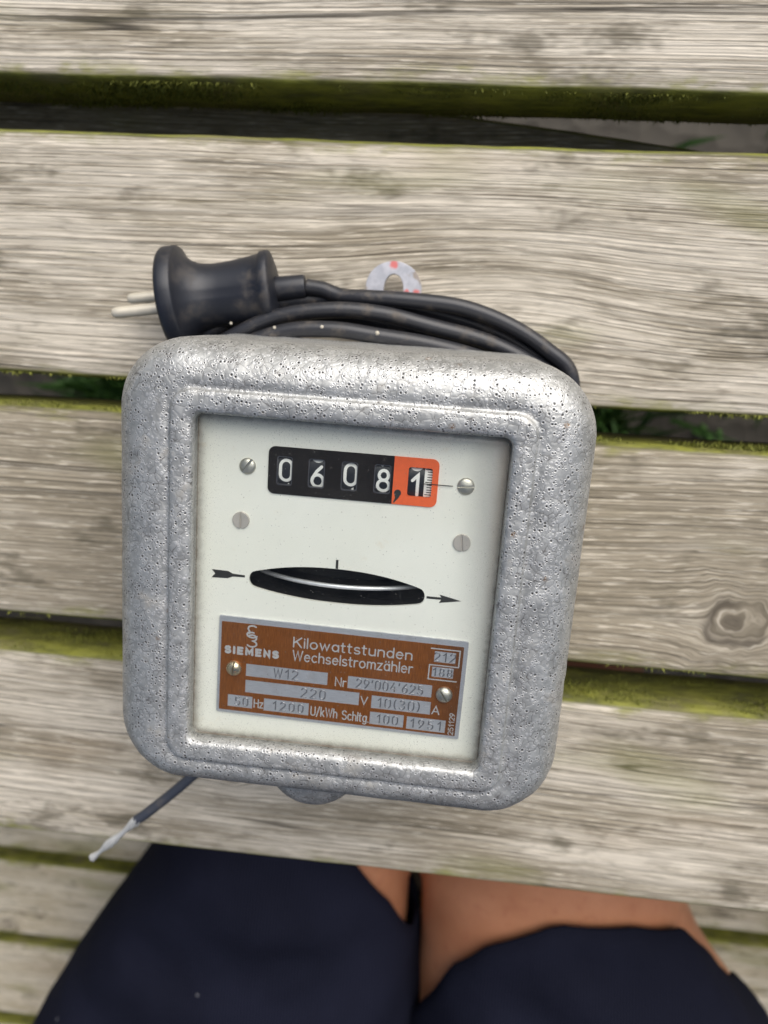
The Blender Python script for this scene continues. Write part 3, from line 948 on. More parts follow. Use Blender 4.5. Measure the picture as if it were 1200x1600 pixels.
# slotted screws
def screw(name, x, y, rad, dome, slot_deg, z, mat, parent, sw=0.55, flat_=False):
    V, F = [], []
    prof = []
    if flat_:
        prof = [(rad, 0), (rad, dome - .12), (rad - .12, dome), (rad * .66, dome), (rad * .33, dome)]
    else:
        prof = [(rad, 0)] + [(rad * math.cos(PI / 2 * k / 7), 0.25 + (dome - .25) * math.sin(PI / 2 * k / 7)) for k in range(7)]
    n = 32
    rings_ = [[(r_ * math.cos(2 * PI * k / n), r_ * math.sin(2 * PI * k / n), h_) for k in range(n)] for r_, h_ in prof]
    V, F = loft(rings_)
    c = len(V); V.append((0, 0, dome))
    b0 = (len(prof) - 1) * n
    for k in range(n): F.append((b0 + k, b0 + (k + 1) % n, c))
    me = bpy.data.meshes.new(name)
    me.from_pydata(V, [], F)
    bm = bmesh.new(); bm.from_mesh(me)
    for sx in (-sw / 2, -sw / 2 + .05, sw / 2 - .05, sw / 2):
        bmesh.ops.bisect_plane(bm, geom=list(bm.verts) + list(bm.edges) + list(bm.faces), plane_co=(sx, 0, 0), plane_no=(1, 0, 0))
    for v in bm.verts:
        if abs(v.co.x) <= sw / 2 - .045:
            v.co.z = min(v.co.z, max(0.05, dome * .2))
    a = math.radians(slot_deg - 90)
    for v in bm.verts:
        px, py = v.co.x, v.co.y
        v.co = Vector((x + px * math.cos(a) - py * math.sin(a), y + px * math.sin(a) + py * math.cos(a), v.co.z + z + H)) * .001
    bmesh.ops.recalc_face_normals(bm, faces=bm.faces)
    bm.to_mesh(me); bm.free()
    me.materials.append(mat)
    me.polygons.foreach_set('use_smooth', [True] * len(me.polygons))
    try: me.set_sharp_from_angle(angle=math.radians(35))
    except Exception: pass
    return link(bpy.data.objects.new(name, me), parent)
screw('screw', -30.1, 34.4, 2.4, 1.1, 58, ZP, M['screw'], dial, .7)
screw('screw', 32.6, 33.9, 2.45, 1.05, 4, ZP, M['screw'], dial, 0.7)
screw('screw', -31.5, 18.3, 2.5, .7, 92, ZP, M['screwflat'], dial, .62, True)
screw('screw', 33.0, 17.5, 2.5, .7, 98, ZP, M['screwflat'], dial, .62, True)

# counter: black and orange faceplates with drum windows
RX0, RX1, RXD, RY0, RY1 = -24.0, 24.75, 12.0, 27.1, 40.85
wins = [(-21.55, -16.95), (-12.4, -7.65), (-2.9, 1.85), (6.5, 11.35), (16.2, 23.0)]
wy = (29.75, 38.15)
def wloop(a, b_): return rrect(a, b_, wy[0], wy[1], .75, 4)
full = rrect(RX0, RX1, RY0, RY1, 1.9, 6)
left = [(x, y) for x, y in full if x < RXD] 
# order: walk the left half counter-clockwise
lc = [p for p in full if p[0] < 0]
left = [(RXD, RY1)] + [p for p in rrect(RX0, RX1, RY0, RY1, 1.9, 6)[14:28]] + [(RXD, RY0)]
right = [(RXD + .02, RY0)] + rrect(RX0, RX1, RY0, RY1, 1.9, 6)[0:14] + [(RXD + .02, RY1)]
V, F = plate(left, [wloop(*w_)[::-1] for w_ in wins[:4]], ZP + .45, 1.1)
counter = mpart('counter_panel', V, F, M['black'], smooth=False)
V, F = plate(right, [wloop(*wins[4])[::-1]], ZP + .45, 1.1)
dec = mpart('decimal_panel', V, F, M['red'], counter, smooth=False)
dec['label'] = 'orange red decimal panel with black comma'
cm = [(13.55 + 1.0 * math.cos(math.radians(a)), 30.4 + 1.0 * math.sin(math.radians(a))) for a in range(-60, 211, 15)]
cm += [(12.95, 29.0), (12.35, 27.55), (12.75, 27.55), (13.6, 28.6), (14.15, 29.4)]
V, F = sheet(cm, ZP + .47)
mpart('comma', V, F, M['ink'], counter, smooth=False)
V, F = sheet([(20.6, 33.55), (29.0, 33.62), (29.0, 33.84), (20.6, 33.8)], ZP + .50)
mpart('pointer_line', V, F, M['ink'], counter, smooth=False)
for a, b_ in wins[:4]:                                          # raised sheet-metal lip round each window
    o_ = rrect(a - .02, b_ + .02, wy[0] - .02, wy[1] + .02, .75, 4); i_ = rrect(a + .26, b_ - .26, wy[0] + .26, wy[1] - .26, .6, 4)
    V, F = plate(o_, [i_[::-1]], ZP + .3, 1.0)
    mpart('window_lip', V, F, M['lip'], counter, smooth=False)
DRR = 13.5
DZc = ZP - 0.35 - DRR
def drum(x0, x1, digits, yc, hgt, wdt, extra=None, shift=0.0):
    V = []; F = []
    n = 48
    rings_ = []
    for x, r_ in ((x0, DRR - 1), (x0, DRR), (x1, DRR), (x1, DRR - 1)):
        rings_.append([(x, 33.8 + r_ * math.cos(2 * PI * k / n), DZc + r_ * math.sin(2 * PI * k / n)) for k in range(n)])
    V, F = loft(rings_, True, True)
    d = mpart('digit_drum', V, F, M['drum'], angle=40)
    def wrap(x, y, z):
        a = y / DRR
        return (x, 33.8 + (DRR + z) * math.sin(a), DZc + (DRR + z) * math.cos(a))
    cxm = (x0 + x1) / 2 + shift
    for ch, dy in digits:
        st, wd = text_strokes(ch, hgt)
        st = [[(a - wd / 2 + cxm, b_ - hgt / 2 + (yc - 33.8) + dy) for a, b_ in q] for q in st]
        fine_ = []
        for q in st:
            r_ = [q[0]]
            for a, b_ in zip(q, q[1:]):
                k_ = max(1, int(math.hypot(b_[0] - a[0], b_[1] - a[1]) / .6))
                for j in range(1, k_ + 1): r_.append((a[0] + (b_[0] - a[0]) * j / k_, a[1] + (b_[1] - a[1]) * j / k_))
            fine_.append(r_)
        Vv, Ff = ribbon(fine_, wdt, .04, fn=wrap)
        mpart('digit', Vv, Ff, M['digitwhite'], d, smooth=False)
    return d, wrap
PITCH = 7.45
for (a, b_), dg, yc, prv, nxt in zip(wins[:4], '0608', (34.0, 32.9, 34.3, 33.4), '9597', '1719'):
    drum(a - .9, b_ + .9, [(dg, 0), (prv, PITCH), (nxt, -PITCH)], yc, 5.9, 0.9, shift=.30)
d5, wrap5 = drum(15.4, 23.8, [('1', 0), ('0', PITCH), ('2', -PITCH)], 32.9, 5.9, .9, shift=-1.2)
band = []
bn = 24
BV = []; BF = []
for k in range(bn + 1):
    y = -7 + 14 * k / bn
    BV += [wrap5(20.8, y, .03), wrap5(23.6, y, .03)]
for k in range(bn): BF.append((k * 2, k * 2 + 1, k * 2 + 3, k * 2 + 2))
mpart('scale_band', BV, BF, M['digitwhite'], d5)
ticks = []
for k in range(-9, 10):
    y = k * 0.73 + .2
    ticks.append([(21.7 if k % 5 else 21.2, y), (23.4, y)])
Vv, Ff = ribbon(ticks, .26, .07, fn=wrap5)
mpart('scale_marks', Vv, Ff, M['ink'], d5, smooth=False)

# nameplate
NR = math.radians(-0.55)
NC_ = (0.3, -27.7)
def nrot(p):
    x, y = p[0] - NC_[0], p[1] - NC_[1]
    return (NC_[0] + x * math.cos(NR) - y * math.sin(NR), NC_[1] + x * math.sin(NR) + y * math.cos(NR))
def box4(x0, x1, y0, y1): return [(x0, y0), (x1, y0), (x1, y1), (x0, y1)]
ZN = ZP + 0.75
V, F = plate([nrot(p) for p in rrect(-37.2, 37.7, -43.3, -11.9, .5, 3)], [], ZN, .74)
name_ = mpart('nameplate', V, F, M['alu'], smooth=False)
boxes = {'W12': (-28.4, -3.3, -30.5, -26.5), 'nr': (2.9, 28.3, -30.7, -26.75), 'v': (-28.4, 6.7, -35.9, -31.8), 'a': (10.5, 28.4, -36.3, -32.15), 'hz': (-33.7, -26.0, -41.1, -37.2), 'u': (-22.4, -8.45, -41.25, -37.2), 's': (10.4, 20.7, -41.6, -37.5), 'y': (21.65, 33.4, -41.75, -37.65),
         'b212': (28.05, 34.35, -19.15, -15.75), 'b188': (27.75, 34.1, -23.9, -20.7)}
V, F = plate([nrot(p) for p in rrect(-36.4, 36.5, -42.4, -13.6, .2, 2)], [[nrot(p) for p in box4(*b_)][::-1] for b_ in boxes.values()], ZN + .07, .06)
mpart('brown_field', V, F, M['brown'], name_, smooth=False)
ZT = ZN + .10
def nlabel(s, x, y, hgt, width, wdt, mat='letter', ridge=0.0, rot=0.0, gap=.22, z=ZT, center=False):
    st, wd = text_strokes(s, hgt, gap)
    sx = width / wd if width else 1.0
    if center: x = x - (wd * sx) / 2
    c, q_ = math.cos(rot), math.sin(rot)
    st = [[nrot((x + a * sx * c - b_ * q_, y + a * sx * q_ + b_ * c)) for a, b_ in q] for q in st]
    V, F = ribbon(st, wdt, z, ridge=ridge)
    return mpart('lettering', V, F, M[mat], name_, smooth=False)
nlabel('Kilowattstunden', -14.2, -19.35, 3.05, 35.6, .42)
nlabel('Wechselstromzähler', -14.2, -23.6, 3.1, 36.0, .40)
nlabel('Nr', -0.8, -30.35, 2.75, 3.1, .36)
nlabel('V', 7.3, -35.4, 2.5, 2.0, .36)
nlabel('A', 29.0, -35.9, 2.6, 2.1, .36)
nlabel('Hz', -25.4, -40.55, 2.65, 2.7, .36)
nlabel('U/kWh', -7.7, -40.95, 2.9, 8.0, .36)
nlabel('Schltg.', 2.0, -41.1, 2.85, 8.0, .36)
nlabel('251129', 35.85, -42.0, 1.45, 6.9, .24, rot=PI / 2)
# bold maker's name
def bold(s, x, y, hgt, width, wdt):
    st, wd = text_strokes(s, hgt, .52)
    sx = width / wd
    st = [[nrot((x + a * sx, y + b_)) for a, b_ in q] for q in st]
    V, F = ribbon(st, wdt, ZT)
    return mpart('lettering', V, F, M['letter'], name_, smooth=False)
bold('SIEMENS', -34.9, -23.45, 1.85, 16.0, .78)
# interlaced double letter emblem
em = [arc(-26.9, -15.05, 1.35, .95, 40, 200) + arc(-26.9, -16.95, 1.6, .95, 120, 330),
      arc(-27.0, -17.0, 1.1, .75, 150, 60),
      arc(-26.9, -18.0, 1.3, .95, 150, -70) + arc(-27.0, -19.9, 1.5, .95, 80, -150)]
Vv, Ff = ribbon([[nrot(p) for p in q] for q in em], .5, ZT)
mpart('emblem', Vv, Ff, M['letter'], name_, smooth=False)
# double frames of the two small boxes
fr_ = [[(26.9, -14.95), (35.45, -14.95), (35.45, -20.15), (26.9, -20.15)], [(26.85, -20.15), (26.85, -24.75), (35.2, -24.75)]]
Vv, Ff = ribbon([[nrot(p) for p in q] for q in fr_], .36, ZT)
mpart('box_frame', Vv, Ff, M['letter'], name_, smooth=False)
ZS = ZN + .012
def stamp(s, key, hgt, fx=0.5, gap=.35, wid=None):
    b_ = boxes[key]
    cx = b_[0] + (b_[1] - b_[0]) * fx
    cy = (b_[2] + b_[3]) / 2 - hgt / 2
    return nlabel(s, cx, cy, hgt, wid, .40, 'stamp', ridge=.16, gap=gap, z=ZS, center=True)
stamp('W12', 'W12', 2.9, .49)
stamp("29'004'625", 'nr', 2.8, .5, .36, 20.0)
stamp('220', 'v', 2.9, .60, .42)
stamp('10(30)', 'a', 2.9, .46, .40, 12.6)
stamp('50', 'hz', 2.6, .56, .4)
stamp('1200', 'u', 2.6, .54, .5)
stamp('100', 's', 2.7, .52, .4)
stamp('1951', 'y', 2.7, .50, .5)
stamp('212', 'b212', 2.6, .5, .42)
stamp('188', 'b188', 2.4, .5, .42)
screw('screw', -32.1, -28.0, 2.4, 1.7, 84, ZN + .08, M['screwgold'], name_, .5)
screw('screw', 32.05, -29.5, 2.5, 1.6, -52, ZN + .08, M['screw'], name_, .55)

# lead wire with bared end, coming out under the lower left corner
def world_to_meter(p):
    return meter_inv @ Vector(p)
bpy.context.view_layer.update()
meter_inv = meter.matrix_world.inverted()
def mworld(name, Vw, F, mat, parent=None, **kw):
    V = [tuple(meter_inv @ Vector(v)) for v in Vw]
    return mesh_obj(name, V, F, mat, parent or meter, scale=1, **kw)
wp = [(-.050, -.118, .030), (-.062, -.138, .026), (-.080, -.160, .025), (-.098, -.1795, .029), (-.1135, -.1945, .030), (-.1190, -.1992, .0300)]
V, F = tube(catmull(wp, 10), .0021, 16)
lead = mworld('lead_wire', V, F, M['wire'])
lead['label'] = 'dark insulated wire with a bared tip'
cp = catmull([(-.1180, -.1984, .0300), (-.1225, -.2030, .0302), (-.1275, -.2083, .0303), (-.1322, -.2130, .0300), (-.1360, -.2170, .0298), (-.1392, -.2202, .0294)], 14)
V, F = [], []
for j in range(7):                                             # twisted strands
    path = []
    for i, p in enumerate(cp):
        t = i / (len(cp) - 1)
        tg = (cp[min(i + 1, len(cp) - 1)] - cp[max(i - 1, 0)]).normalized()
        s = tg.cross(Vector((0, 0, 1))).normalized(); u = s.cross(tg)
        a = j * 2 * PI / 6 + t * 9
        rr_ = 0 if j == 6 else .00105 * (1 - .45 * t + .45 * math.sin(t * 13 + 1))
        path.append(p + s * rr_ * math.cos(a) + u * rr_ * math.sin(a))
    tube(path, .00068, 7, V, F)
mworld('bare_conductor', V, F, M['conductor'], lead)

# ------------------------------------------------------------------ power cord with plug
cord_root = empty('power_cord', (-0.03, 0.0, 0.0))
tag(cord_root, 'black rubber power cord wound behind the meter, ending in a plug', 'power cord')
def cpart(name, V, F, mat, parent=None, off=Vector((-.03, 0, 0)), **kw):
    return mesh_obj(name, [tuple(Vector(v) - off) for v in V], F, mat, parent or cord_root, scale=1, **kw)
CR = .0028
def loopback(zr, zb, zl, er, eb, el):
    """hidden part of a turn: down the right side, under the lower edge, up the left side"""
    return [(.0400 + er, -.034, zr), (.0345, -.075, zr), (.0335, -.118, zr), (.020, -.1480 - eb, zb), (-.030, -.154 - eb, zb), (-.078, -.148 - eb, zb), (-.1065 - el, -.120, zl), (-.111 - el, -.075, zl), (-.108 - el, -.035, zl)]
P = [(-.0570, .0157, .0175), (-.0510, .0150, .0175), (-.0440, .0130, .0180), (-.0340, .0128, .0195), (-.020, .0126, .0200), (-.0014, .0112, .0195), (.0152, .0062, .0185), (.0295, -.0016, .0175), (.0395, -.0110, .0165)]
P += loopback(.015, .016, .015, .0, .002, .003)
P += [(-.0985, -.0085, .0165), (-.0880, .0010, .0170), (-.0755, .0078, .0155), (-.0575, .0112, .0145), (-.0385, .0116, .0142), (-.0200, .0104, .0140), (-.0035, .0078, .0135), (.0130, .0030, .0130), (.0275, -.0045, .0130), (.0365, -.0125, .0110)]
P += loopback(.0060, .005, .006, .003, .009, .010)
P += [(-.0990, -.0100, .0080), (-.0850, -.0010, .0120), (-.0700, .0045, .0160), (-.0520, .0062, .0175), (-.0340, .0052, .0185), (-.0150, .0022, .0170), (.0040, -.0010, .0155), (.0220, -.0080, .0130), (.0360, -.0160, .0120)]
P += loopback(.0090, .009, .009, .002, .006, .008)
P += [(-.0960, -.0125, .0225), (-.0830, -.0040, .0250), (-.0665, .0042, .0250), (-.0470, .0078, .0250), (-.0290, .0074, .0240), (-.0110, .0040, .0225), (.0080, .0000, .0205), (.0240, -.0065, .0190), (.0370, -.0150, .0175)]
P += loopback(.0210, .022, .0215, -.001, .0, .001)
P += [(-.0930, -.0165, .0290), (-.0790, -.0075, .0310), (-.0620, -.0005, .0310), (-.0450, .0012, .0310), (-.0290, -.0002, .0300), (-.0110, -.0022, .0280), (.0070, -.0060, .0260), (.0230, -.0120, .0240), (.0370, -.0210, .0240)]
P += [(.0390, -.0400, .0250), (.0345, -.0800, .0250), (.0335, -.1180, .0250), (.0150, -.1350, .0250), (-.0200, -.1330, .0250)]
V, F = tube(catmull(P, 10), CR, 16)
cord = cpart('cord', V, F, M['rubber'])
# plug: turned rubber body on an axis lying almost along the plank
AX = Vector((.985, .150, -.060)).normalized()
F0 = Vector((-.1062, .0085, .0195))
UU = AX.cross(Vector((0, 0, 1))).normalized()
WW = UU.cross(AX)
prof = [(0.0, 14.0), (-.6, 16.2), (-.2, 18.0), (.6, 18.6), (1.6, 18.75), (5.0, 18.6), (5.5, 18.3), (5.8, 17.4), (6.6, 15.9), (8.0, 14.2), (10.0, 12.7), (12.5, 11.7), (16, 11.2), (20, 11.2), (25, 11.6), (30, 12.2), (34, 12.8), (34.6, 13.6), (37.2, 13.7), (37.9, 13.3), (38.2, 12.2), (39.0, 9.5), (39.1, 5.5)]
rings_ = []
NSEG = 56
for s, r_ in prof:
    ring = []
    for k in range(NSEG):
        a = 2 * PI * k / NSEG
        ca, sa = math.cos(a), math.sin(a)
        e = 1.0
        if s > 8:                                                # flattened grip sides further back
            t = min(1, (s - 8) / 8)
            e = 1 - .10 * t * abs(sa) ** 2
        g_ = 0.25 * math.exp(-((ca - .0) / .03) ** 2) * (1 if s > 0.5 else 0)   # mould seam
        rr_ = (r_ * e - g_) * .001
        ring.append(tuple(F0 + AX * s * .001 + UU * rr_ * ca + WW * rr_ * sa))
    rings_.append(ring)
V, F = loft(rings_, True, True)
plug = cpart('plug', V, F, M['plug'], angle=60)
rings_ = []
for s, r_ in ((38.5, 4.3), (40, 4.4), (48.5, 4.15), (49.4, 3.9), (49.6, 2.7)):
    rings_.append([tuple(F0 + AX * s * .001 + (UU * math.cos(2 * PI * k / 24) + WW * math.sin(2 * PI * k / 24)) * r_ * .001) for k in range(24)])
V, F = loft(rings_, True, True)
cpart('strain_relief', V, F, M['plug'], plug, angle=50)
ra = math.radians(72)
for sg in (1, -1):
    c0 = F0 + (UU * math.cos(ra) * 1 + WW * math.sin(ra)) * (.0095 * sg)
    path = [c0 - AX * (t * .019) for t in (-.1, 0, .3, .6, .85, .94, .98, 1.0)]
    rads = [2.0, 2.0, 2.0, 2.0, 2.0, 1.85, 1.5, .9]
    V, F = [], []
    rings_ = [[tuple(p + (UU * math.cos(2 * PI * k / 18) + WW * math.sin(2 * PI * k / 18)) * r_ * .001) for k in range(18)] for p, r_ in zip(path, rads)]
    V, F = loft(rings_, True, True)
    cpart('pin', V, F, M['pin'], plug, angle=50)
# small pale crumbs stuck to the cord and plug
def crumb(p, r):
    bm = bmesh.new()
    bmesh.ops.create_icosphere(bm, subdivisions=2, radius=r)
    for v in bm.verts:
        v.co *= 1 + .25 * noise.noise(v.co * 900 + Vector(p) * 500)
        v.co.z *= .6
    V = [tuple(v.co + Vector(p)) for v in bm.verts]; F = [tuple(v.index for v in f.verts) for f in bm.faces]
    bm.free()
    return cpart('crumb', V, F, M['seal'], cord)
for p, r in (((-.0645, .0008, .03350), .0008), ((-.0480, .0018, .0336), .00095), ((-.0290, .0008, .0327), .0011), ((-.0805, .0015, .0310), .0007)):
    crumb(p, r * .72)

# ------------------------------------------------------------------ person on the bench (thighs and lap in view)
person = empty('person', (0, -.60, -.30))
tag(person, 'seated person with bare knees and dark navy shorts at the table edge', 'person')
def pl(t, tab):
    """piecewise-linear lookup"""
    if t <= tab[0][0]: return tab[0][1]
    for (a, va), (b_, vb) in zip(tab, tab[1:]):
        if t <= b_: return va + (vb - va) * (t - a) / (b_ - a)
    return tab[-1][1]
# outline of each thigh seen from above (y -> outer x)
LO = [(-.75, -.285), (-.62, -.298), (-.55, -.290), (-.50, -.268), (-.44, -.230), (-.377, -.190), (-.30, -.158), (-.20, -.130)]
RO = [(-.75, .288), (-.62, .292), (-.55, .276), (-.47, .250), (-.445, .229), (-.416, .2085), (-.376, .1905), (-.30, .165), (-.20, .138)]
LI = [(-.75, .004), (-.45, -.006), (-.377, -.010), (-.30, -.022), (-.20, -.035)]
RI = [(-.75, -.004), (-.45, -.003), (-.377, -.006), (-.30, .010), (-.20, .030)]
ZT_ = [(-.75, -.100), (-.55, -.120), (-.377, -.135), (-.20, -.150)]
ZB_ = [(-.75, -.298), (-.40, -.297), (-.30, -.290), (-.20, -.265)]
def xsec(y, side, grow, n=40, ex=2.35):
    o_, i_ = (pl(y, LO), pl(y, LI)) if side < 0 else (pl(y, RO), pl(y, RI))
    cx, a = (o_ + i_) / 2, abs(o_ - i_) / 2 + grow
    zt, zb = pl(y, ZT_) + grow, pl(y, ZB_) - min(grow, .001)
    cz, b_ = (zt + zb) / 2, (zt - zb) / 2
    pts = []
    for k in range(n):
        t = 2 * PI * k / n
        c, s = math.cos(t), math.sin(t)
        pts.append((cx + a * math.copysign(abs(c) ** (2 / ex), c), cz + b_ * math.copysign(abs(s) ** (2 / ex), s)))
    return pts
BV, BF = [], []
def add_loft(rings_, V, F):
    k = len(V)
    v, f = loft(rings_, True, True)
    V += v; F += [tuple(i + k for i in q) for q in f]
for side in (-1, 1):
    rings_ = []
    for i in range(25):
        y = -.74 + .54 * i / 24
        rings_.append([(x, y, z) for x, z in xsec(y, side, -.004)])
    kx = (pl(-.2, LO) + pl(-.2, LI)) / 2 if side < 0 else (pl(-.2, RO) + pl(-.2, RI)) / 2
    for y, z, r_ in ((-.172, -.212, .052), (-.155, -.222, .038), (-.148, -.226, .015)):
        rings_.append([(kx + r_ * math.cos(2 * PI * k / 40), y, z + r_ * math.sin(2 * PI * k / 40)) for k in range(40)])
    add_loft(rings_, BV, BF)
    sh = []
    for z, y, r_ in ((-.17, -.205, .048), (-.25, -.205, .055), (-.33, -.20, .054), (-.42, -.205, .058), (-.52, -.20, .050), (-.60, -.19, .040), (-.67, -.185, .034), (-.72, -.185, .036), (-.747, -.185, .034)):
        sh.append([(kx + r_ * math.cos(2 * PI * k / 30), y + r_ * math.sin(2 * PI * k / 30), z) for k in range(30)])
    add_loft(sh, BV, BF)
    ft = []
    for y, z, rx, rz in ((-.235, -.722, .026, .024), (-.19, -.712, .034, .034), (-.13, -.718, .038, .030), (-.07, -.728, .043, .020), (-.02, -.733, .042, .015), (.01, -.735, .030, .012)):
        ft.append([(kx + rx * math.cos(2 * PI * k / 30), y, z + rz * math.sin(2 * PI * k / 30)) for k in range(30)])
    add_loft(ft, BV, BF)
TORSO = ((-.298, .20, .11, -.70), (-.25, .235, .135, -.70), (-.18, .225, .14, -.71), (-.10, .20, .13, -.72), (-.02, .180, .115, -.73), (.06, .172, .112, -.728), (.14, .180, .115, -.715), (.22, .190, .118, -.695), (.29, .195, .112, -.670), (.34, .180, .095, -.650), (.375, .13, .075, -.638), (.395, .07, .062, -.628), (.44, .056, .058, -.612))
hp = [[(.005 + rx * math.cos(2 * PI * k / 48), yc + ry * math.sin(2 * PI * k / 48), z) for k in range(48)] for z, rx, ry, yc in TORSO]
add_loft(hp, BV, BF)
# head tilted down over the table
HC = Vector((.005, -.585, .535)); HM = Euler((math.radians(-32), 0, 0)).to_matrix()
def head_ring(t, n=40):
    z = -.115 + .235 * t
    r_ = math.sqrt(max(0, 1 - (2 * t - 1) ** 2))
    out = []
    for k in range(n):
        a_ = 2 * PI * k / n
        x = .076 * r_ * math.cos(a_) * (1 if t > .4 else .82 + .45 * t); y = .098 * r_ * math.sin(a_)
        if math.sin(a_) > .9: y += .022 * math.exp(-((t - .42) / .06) ** 2)          # nose
        if math.sin(a_) > .9 and abs(t - .3) < .03: y -= .004                         # mouth
        if .55 < math.sin(a_) < .9: y -= .007 * math.exp(-((t - .52) / .05) ** 2)      # eye sockets
        if abs(math.sin(a_)) < .25: x += math.copysign(.012 * math.exp(-((t - .47) / .10) ** 2), x)   # ears
        out.append(tuple(HC + HM @ Vector((x, y, z))))
    return out
add_loft([head_ring(.01 + .98 * i / 24) for i in range(25)], BV, BF)
# arms resting at the sides, hands on the bench
ARM = {}
for side in (-1, 1):
    ap = [Vector((side * .165, -.655, .325)), Vector((side * .215, -.70, .22)), Vector((side * .255, -.795, .08)), Vector((side * .275, -.86, -.01)), Vector((side * .295, -.865, -.12)), Vector((side * .315, -.845, -.22)), Vector((side * .32, -.835, -.258))]
    path = catmull(ap, 6)
    ARM[side] = path
    v, f = tube(path, lambda t: .050 - .024 * t if t < .95 else .027, 20)
    k0 = len(BV); BV += v; BF += [tuple(i + k0 for i in q) for q in f]
    palm = [[(side * .322 + rx * math.cos(2 * PI * k / 20), y, -.275 + rz * math.sin(2 * PI * k / 20)) for k in range(20)] for y, rx, rz in ((-.865, .024, .017), (-.835, .034, .018), (-.795, .041, .015), (-.765, .040, .012))]
    add_loft(palm, BV, BF)
    for j, ln in enumerate((.062, .074, .080, .072)):
        fx = side * .322 + side * (.030 - .020 * j)
        v, f = tube(catmull([(fx, -.775, -.274), (fx * 1.0, -.775 + ln * .5, -.268), (fx, -.775 + ln * .8, -.276), (fx, -.775 + ln, -.286)], 4), lambda t: .0092 - .002 * t, 12)
        k0 = len(BV); BV += v; BF += [tuple(i + k0 for i in q) for q in f]
    v, f = tube(catmull([(side * .300, -.835, -.274), (side * .272, -.815, -.276), (side * .260, -.790, -.284)], 5), lambda t: .011 - .002 * t, 12)
    k0 = len(BV); BV += v; BF += [tuple(i + k0 for i in q) for q in f]
PO = Vector((0, -.60, -.30))
body = mesh_obj('body', [tuple(Vector(v) - PO) for v in BV], BF, M['skin'], person, scale=1)
rm = body.modifiers.new('remesh', 'REMESH'); rm.mode = 'VOXEL'; rm.voxel_size = .005; rm.use_smooth_shade = True
sm = body.modifiers.new('smooth', 'SMOOTH'); sm.iterations = 8; sm.factor = .5
body['label'] = 'tanned bare legs'
# shorts: two loose legs whose hems arch over the thighs
HEML = [(-.19, -.262), (-.10, -.295), (-.065, -.320), (-.042, -.346), (-.022, -.382), (-.008, -.425)]
HEMR = [(-.006, -.492), (.0023, -.462), (.0195, -.416), (.043, -.388), (.0867, -.362), (.1386, -.362), (.172, -.374), (.184, -.402), (.190, -.44), (.196, -.46)]
SV, SF = [], []
for side in (-1, 1):
    hem = HEML if side < 0 else HEMR
    rings_ = []
    n = 96
    for si in range(-2, 42):
        s = max(0, si) / 41
        ring = []
        for k in range(n):
            # position on the section decides where the hem lies
            px, pz = xsec(-.37, side, .004, n)[k] if si == -99 else (None, None)
            ring.append(None)
        rings_.append(ring)
    base_sec = xsec(-.36, side, .006, n)
    secs = {}
    for si in range(-2, 42):
        s = max(0, si) / 41
        for k in range(n):
            yh = pl(base_sec[k][0], hem)
            lowz = max(0.0, min(1.0, (-.205 - base_sec[k][1]) / .02))
            yh += lowz * ((-.485 if side > 0 else (-.43 if base_sec[k][0] > -.07 else yh)) - yh)
            y = yh + (-.735 - yh) * s
            key = round(y, 3)
            gq = .0055 + .006 * (1 - math.exp(-s * 6))
            if si == -1: gq = .0035; y += .0004
            if si == -2: gq = .001; y -= .012
            kk = (key, round(gq, 4))
            if kk not in secs: secs[kk] = xsec(key, side, gq, n)
            x, z = secs[kk][k]
            fold = 0.0
            if si > 0:
                up_ = max(0.0, (z + .22) / .10)
                f1 = noise.noise(Vector((x * 7 + side * 3, y * 20 + x * 5 * side, 1.7)))
                f2 = noise.noise(Vector((x * 18, y * 46, 7.1 + side)))
                f3 = 1 - abs(noise.noise(Vector((x * 4 + side * 2, y * 13 + x * 9 * side, 4.4)))) * 2
                fold = (f1 * .014 + f2 * .005 + max(0, f3) * .012) * min(1, s * 7) * min(1, up_ + .25)
            hemroll = .0026 * math.exp(-((s - .03) / .018) ** 2) if si >= 0 else 0
            z += fold + hemroll
            x += fold * .5 * side
            rings_[si + 2][k] = (x, y, z)
    k0 = len(SV)
    v, f = loft(rings_, False, True)
    SV += v; SF += [tuple(i + k0 for i in q) for q in f]
hp2 = []
for z, rx, ry, yc in ((-.2985, .215, .125, -.70), (-.25, .255, .150, -.70), (-.18, .245, .155, -.71), (-.10, .215, .142, -.72), (-.03, .192, .126, -.73), (.0, .188, .122, -.73)):
    hp2.append([(.005 + rx * math.cos(2 * PI * k / 64), yc + ry * math.sin(2 * PI * k / 64), z) for k in range(64)])
k0 = len(SV)
v, f = loft(hp2)
SV += v; SF += [tuple(i + k0 for i in q) for q in f]
sh_ = mesh_obj('shorts', [tuple(Vector(v) - PO) for v in SV], SF, M['cloth'], person, scale=1)
sh_['label'] = 'dark navy ribbed shorts'

# shirt and hair, just outside the frame but casting their shade on the table
SV, SF = [], []
rings_ = []
for z, rx, ry, yc in TORSO[4:-2]:
    rings_.append([(.005 + (rx + .012 + .004 * noise.noise(Vector((k * .3, z * 20, 2)))) * math.cos(2 * PI * k / 64), yc + (ry + .012 + .004 * noise.noise(Vector((k * .3, z * 20, 9)))) * math.sin(2 * PI * k / 64), z) for k in range(64)])
rings_.append([(.005 + .075 * math.cos(2 * PI * k / 64), -.628 + .068 * math.sin(2 * PI * k / 64), .402) for k in range(64)])
rings_[0] = [(x, y, z - .02) for x, y, z in rings_[0]]
SV, SF = loft(rings_)
for side in (-1, 1):
    path = ARM[side][:14]
    v, f = tube(path, lambda t: .066 - .006 * t, 24, cap=False)
    k0 = len(SV); SV += v; SF += [tuple(i + k0 for i in q) for q in f]
mesh_obj('shirt', [tuple(Vector(v) - PO) for v in SV], SF, M['cloth'], person, scale=1)
hv, hf = [], []
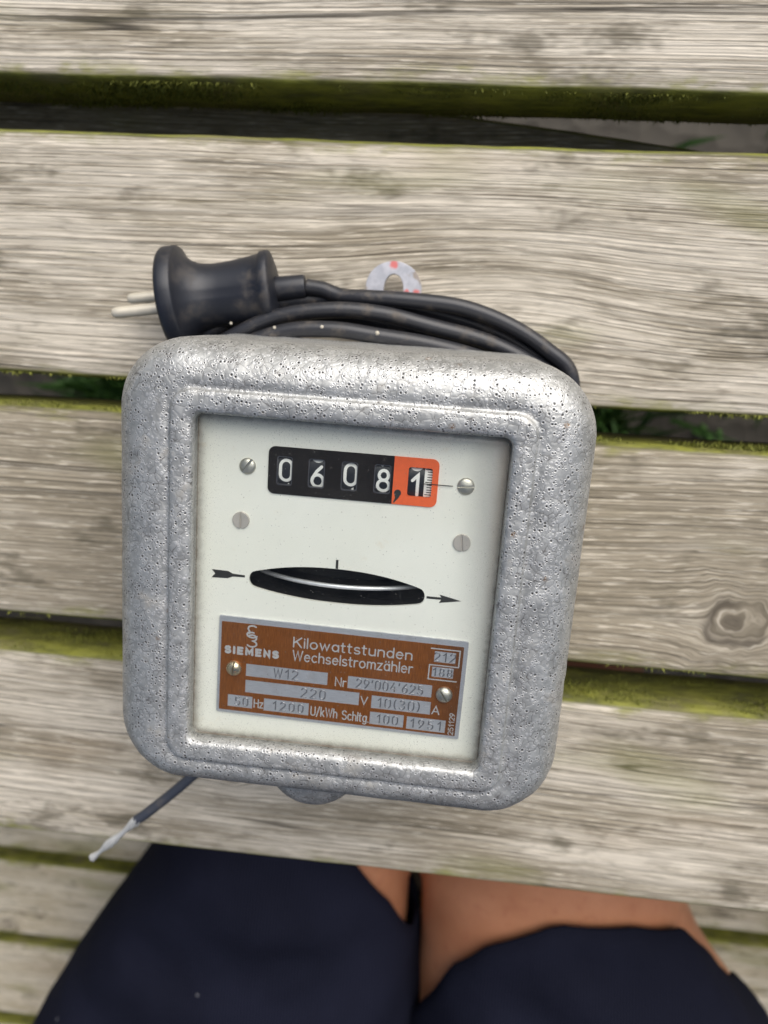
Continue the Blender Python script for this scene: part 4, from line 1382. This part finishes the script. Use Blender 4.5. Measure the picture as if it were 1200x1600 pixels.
def hair_ring(t, n=40):
    z = -.115 + .235 * t
    r_ = math.sqrt(max(0, 1 - (2 * t - 1) ** 2))
    return [tuple(HC + HM @ Vector((.083 * r_ * math.cos(2 * PI * k / n), -.012 + (.106 if math.sin(2 * PI * k / n) < 0 else (.098 if t > .78 else .03)) * r_ * math.sin(2 * PI * k / n), z + .006))) for k in range(n)]
hv, hf = loft([hair_ring(.30 + .69 * i / 20) for i in range(21)], False, True)
mesh_obj('hair', [tuple(Vector(v) - PO) for v in hv], hf, mat_plain('brown_hair', (0.05, 0.03, 0.018), 0.6, 0, 0.4, 300, bump=.4), person, scale=1)

# moss cushions on the damp plank edges
MV, MF = [], []
def moss_patch(x0, x1, y, z0, z1, ny, n):
    for _ in range(n):
        x = rnd.uniform(x0, x1); z = rnd.uniform(z0, z1)
        d = noise.noise(Vector((x * 22, z * 60, y * 50))) + .35 * noise.noise(Vector((x * 90, z * 160, 5)))
        if d < rnd.uniform(-.25, .45): continue
        L_ = rnd.uniform(.0008, .0021) * (1 + max(0, d))
        dr = Vector((rnd.gauss(0, .7), ny * rnd.uniform(.5, 1.2), rnd.gauss(.45, .5))).normalized() * L_
        sd_ = Vector((rnd.gauss(0, 1), 0, rnd.gauss(0, 1))).normalized() * rnd.uniform(.0003, .0006)
        p = Vector((x, y - ny * .0006, z)); k = len(MV)
        MV.extend([tuple(p - sd_), tuple(p + sd_), tuple(p + dr)]); MF.append((k, k + 1, k + 2))
ya = ys[2] - Wd / 2; yd = ys[-1] + Wd / 2; yb = ys[3 + 1] + Wd / 2
ya = 0.06944 + 0.01751
moss_patch(-.22, .20, ya, -.037, -.0022, -1, 26000)
moss_patch(-.24, .20, yd, -.030, -.0018, 1, 12000)
moss_patch(-.22, .18, 0.06944 - Wd, -.012, .0006, -1, 4000)
moss_patch(-.22, .18, 0.06944 - Wd - .01222, -.012, .0006, 1, 4000)
moss_patch(-.22, .20, 0.06944 - 2 * Wd - .01222, -.020, .0000, -1, 3000)
ms = mesh_obj('moss', MV, MF, mat_plain('moss_tufts', (0.17, 0.18, 0.028), 0.8, 0, 0.55, 160.0), scale=1, smooth=False)
tag(ms, 'green moss tufts growing along the edges of the table boards', 'moss', kind='stuff')
